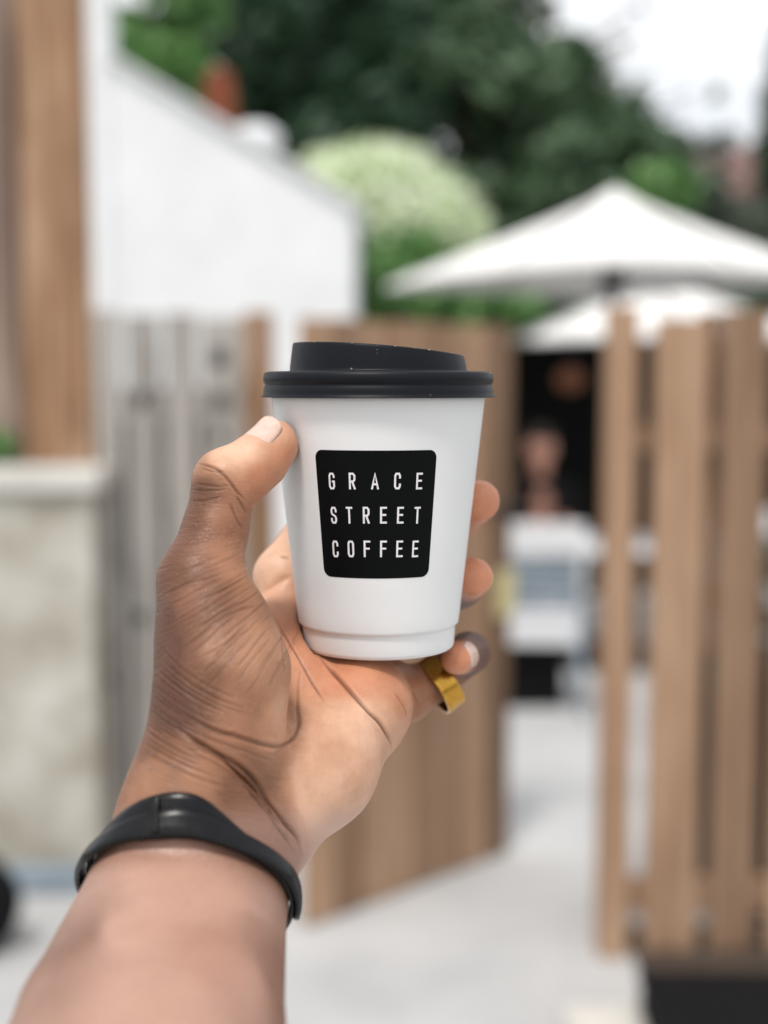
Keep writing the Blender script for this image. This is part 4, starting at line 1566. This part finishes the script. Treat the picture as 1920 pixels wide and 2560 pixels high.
# ------------------------------------------------------------------ black wrist strap
k = Mat('black_strap', 0.30, 0.30, 0, srgb(22, 22, 27))
f = k.noise(k.coord(), 240, 4)
M_STRAP = k.set(k.ramp(f, [(0.3, srgb(6, 6, 8)), (0.7, srgb(12, 12, 15))]), k.bump(f, 0.25, 0.0004), k.math('MULTIPLY_ADD', f, 0.2, 0.18))
wc = Vector(fa0 / 1000)
ax_ = Vector(-adir).normalized()                # towards the hand
e1 = Vector((1, 0, 0))
e1 = (e1 - ax_ * e1.dot(ax_)).normalized()
e2 = ax_.cross(e1)
if e2.z < 0:
    e2 = -e2
NPH = 144


def skin_r(s):
    rr = []
    for i in range(NPH):
        t = 2 * math.pi * i / NPH
        d = e1 * math.cos(t) + e2 * math.sin(t)
        c = wc + ax_ * s
        h = bvh.ray_cast(c + d * 0.08, -d)
        rr.append((h[0] - c).dot(d) if h[0] is not None else 0.025)
    rr = np.array(rr)
    for _ in range(3):
        sm = (np.roll(rr, 1) + np.roll(rr, -1) + rr) / 3
        rr = np.maximum(rr, sm)
        rr = 0.5 * rr + 0.5 * sm
    return rr


SS = np.linspace(-0.026, 0.022, 13)
RR = np.array([skin_r(s) for s in SS])


def rad(i, s):
    x = np.clip((s - SS[0]) / (SS[1] - SS[0]), 0, len(SS) - 1.001)
    j = int(x)
    return RR[j][i % NPH] * (1 - (x - j)) + RR[j + 1][i % NPH] * (x - j)


def band(name, a0, a1, width, thick, off, scen, parent, offs=None, blunt=False):
    """Strap from angle a0 to a1 (deg); scen(angle) is its centre along the arm; off its height over the skin."""
    n = max(5, int((a1 - a0) / 2.5))
    closed = abs(a1 - a0 - 360) < 1e-6
    vs, fs = [], []
    hw = width / 2
    pr = [(-hw, 0), (-hw, thick * .55), (-hw + 0.0006, thick * .95), (-hw * .3, thick * 1.08), (hw * .3, thick * 1.08), (hw - 0.0006, thick * .95), (hw, thick * .55), (hw, 0), (hw * .3, -0.0002), (-hw * .3, -0.0002)]
    m = len(pr)
    for i in range(n + (0 if closed else 1)):
        ang = a0 + (a1 - a0) * i / n
        t = math.radians(ang)
        idx_ = ang / 360 * NPH
        i0 = math.floor(idx_)
        fr = idx_ - i0
        d = e1 * math.cos(t) + e2 * math.sin(t)
        sc_ = scen(ang)
        o_ = off if offs is None else offs(ang)
        shrink = 1.0
        if not closed and not blunt:
            e = min(i, n - i)
            shrink = (0.45, 0.8, 0.95)[e] if e < 3 else 1.0
        rbase = max(rad(i0, sc_ + x) * (1 - fr) + rad(i0 + 1, sc_ + x) * fr for x in (-hw, 0, hw))
        for s, h in pr:
            x = sc_ + s * shrink
            rl = rad(i0, x) * (1 - fr) + rad(i0 + 1, x) * fr
            vs.append(wc + ax_ * x + d * (0.8 * rl + 0.2 * rbase + o_ + h))
    nr = len(vs) // m
    for i in range(nr if closed else nr - 1):
        j = (i + 1) % nr
        for q_ in range(m):
            w2 = (q_ + 1) % m
            fs.append((i * m + q_, i * m + w2, j * m + w2, j * m + q_))
    if not closed:
        fs.append(tuple(range(m))[::-1])
        fs.append(tuple((nr - 1) * m + x for x in range(m)))
    o = from_py(name, vs, fs, M_STRAP, parent, True)
    bm_ = bmesh.new()
    bm_.from_mesh(o.data)
    bmesh.ops.recalc_face_normals(bm_, faces=bm_.faces)
    bm_.to_mesh(o.data)
    bm_.free()
    return o


sst = lambda x, a, b_: (lambda t: t * t * (3 - 2 * t))(min(1, max(0, (x - a) / (b_ - a))))
S0 = 0.003
tilt = lambda a: -0.0078 * max(-0.35, math.sin(math.radians(a))) + 0.0045 * sst(a, 140, 180) * (1 - sst(a, 230, 280))
strap = band('wrist_strap', 0, 360, 0.0056, 0.0017, 0.0006, lambda a: S0 + tilt(a) + 0.0030 * sst(a, 20, 85) * (1 - sst(a, 160, 205)), None)
tag(strap, 'thin black leather strap bracelet wrapped twice around the wrist', 'bracelet')
band('strap_end', -14, 196, 0.0066, 0.0018, 0.0026, lambda a: S0 + tilt(a) - 0.0005 - 0.0014 * sst(a, 70, 110), strap)
band('keeper_loop', 99, 102.6, 0.0086, 0.0009, 0.0043, lambda a: S0 + tilt(a) - 0.0006, strap, None, True)

# water drops on the back of the wrist
bm = bmesh.new()
for u, v, r in ((378, 1886, .4), (374, 1921, .55), (430, 1917, .35), (402, 1858, .3)):
    h, n_ = hit(u, v)
    if h is not None:
        bmesh.ops.create_icosphere(bm, subdivisions=2, radius=r / 1000, matrix=Matrix.Translation(h))
if len(bm.verts):
    o = from_bm('water_drops', bm, M_WATER, None, True)
    tag(o, 'tiny clear water drops on the skin above the black strap', 'water drops', None, 'stuff')
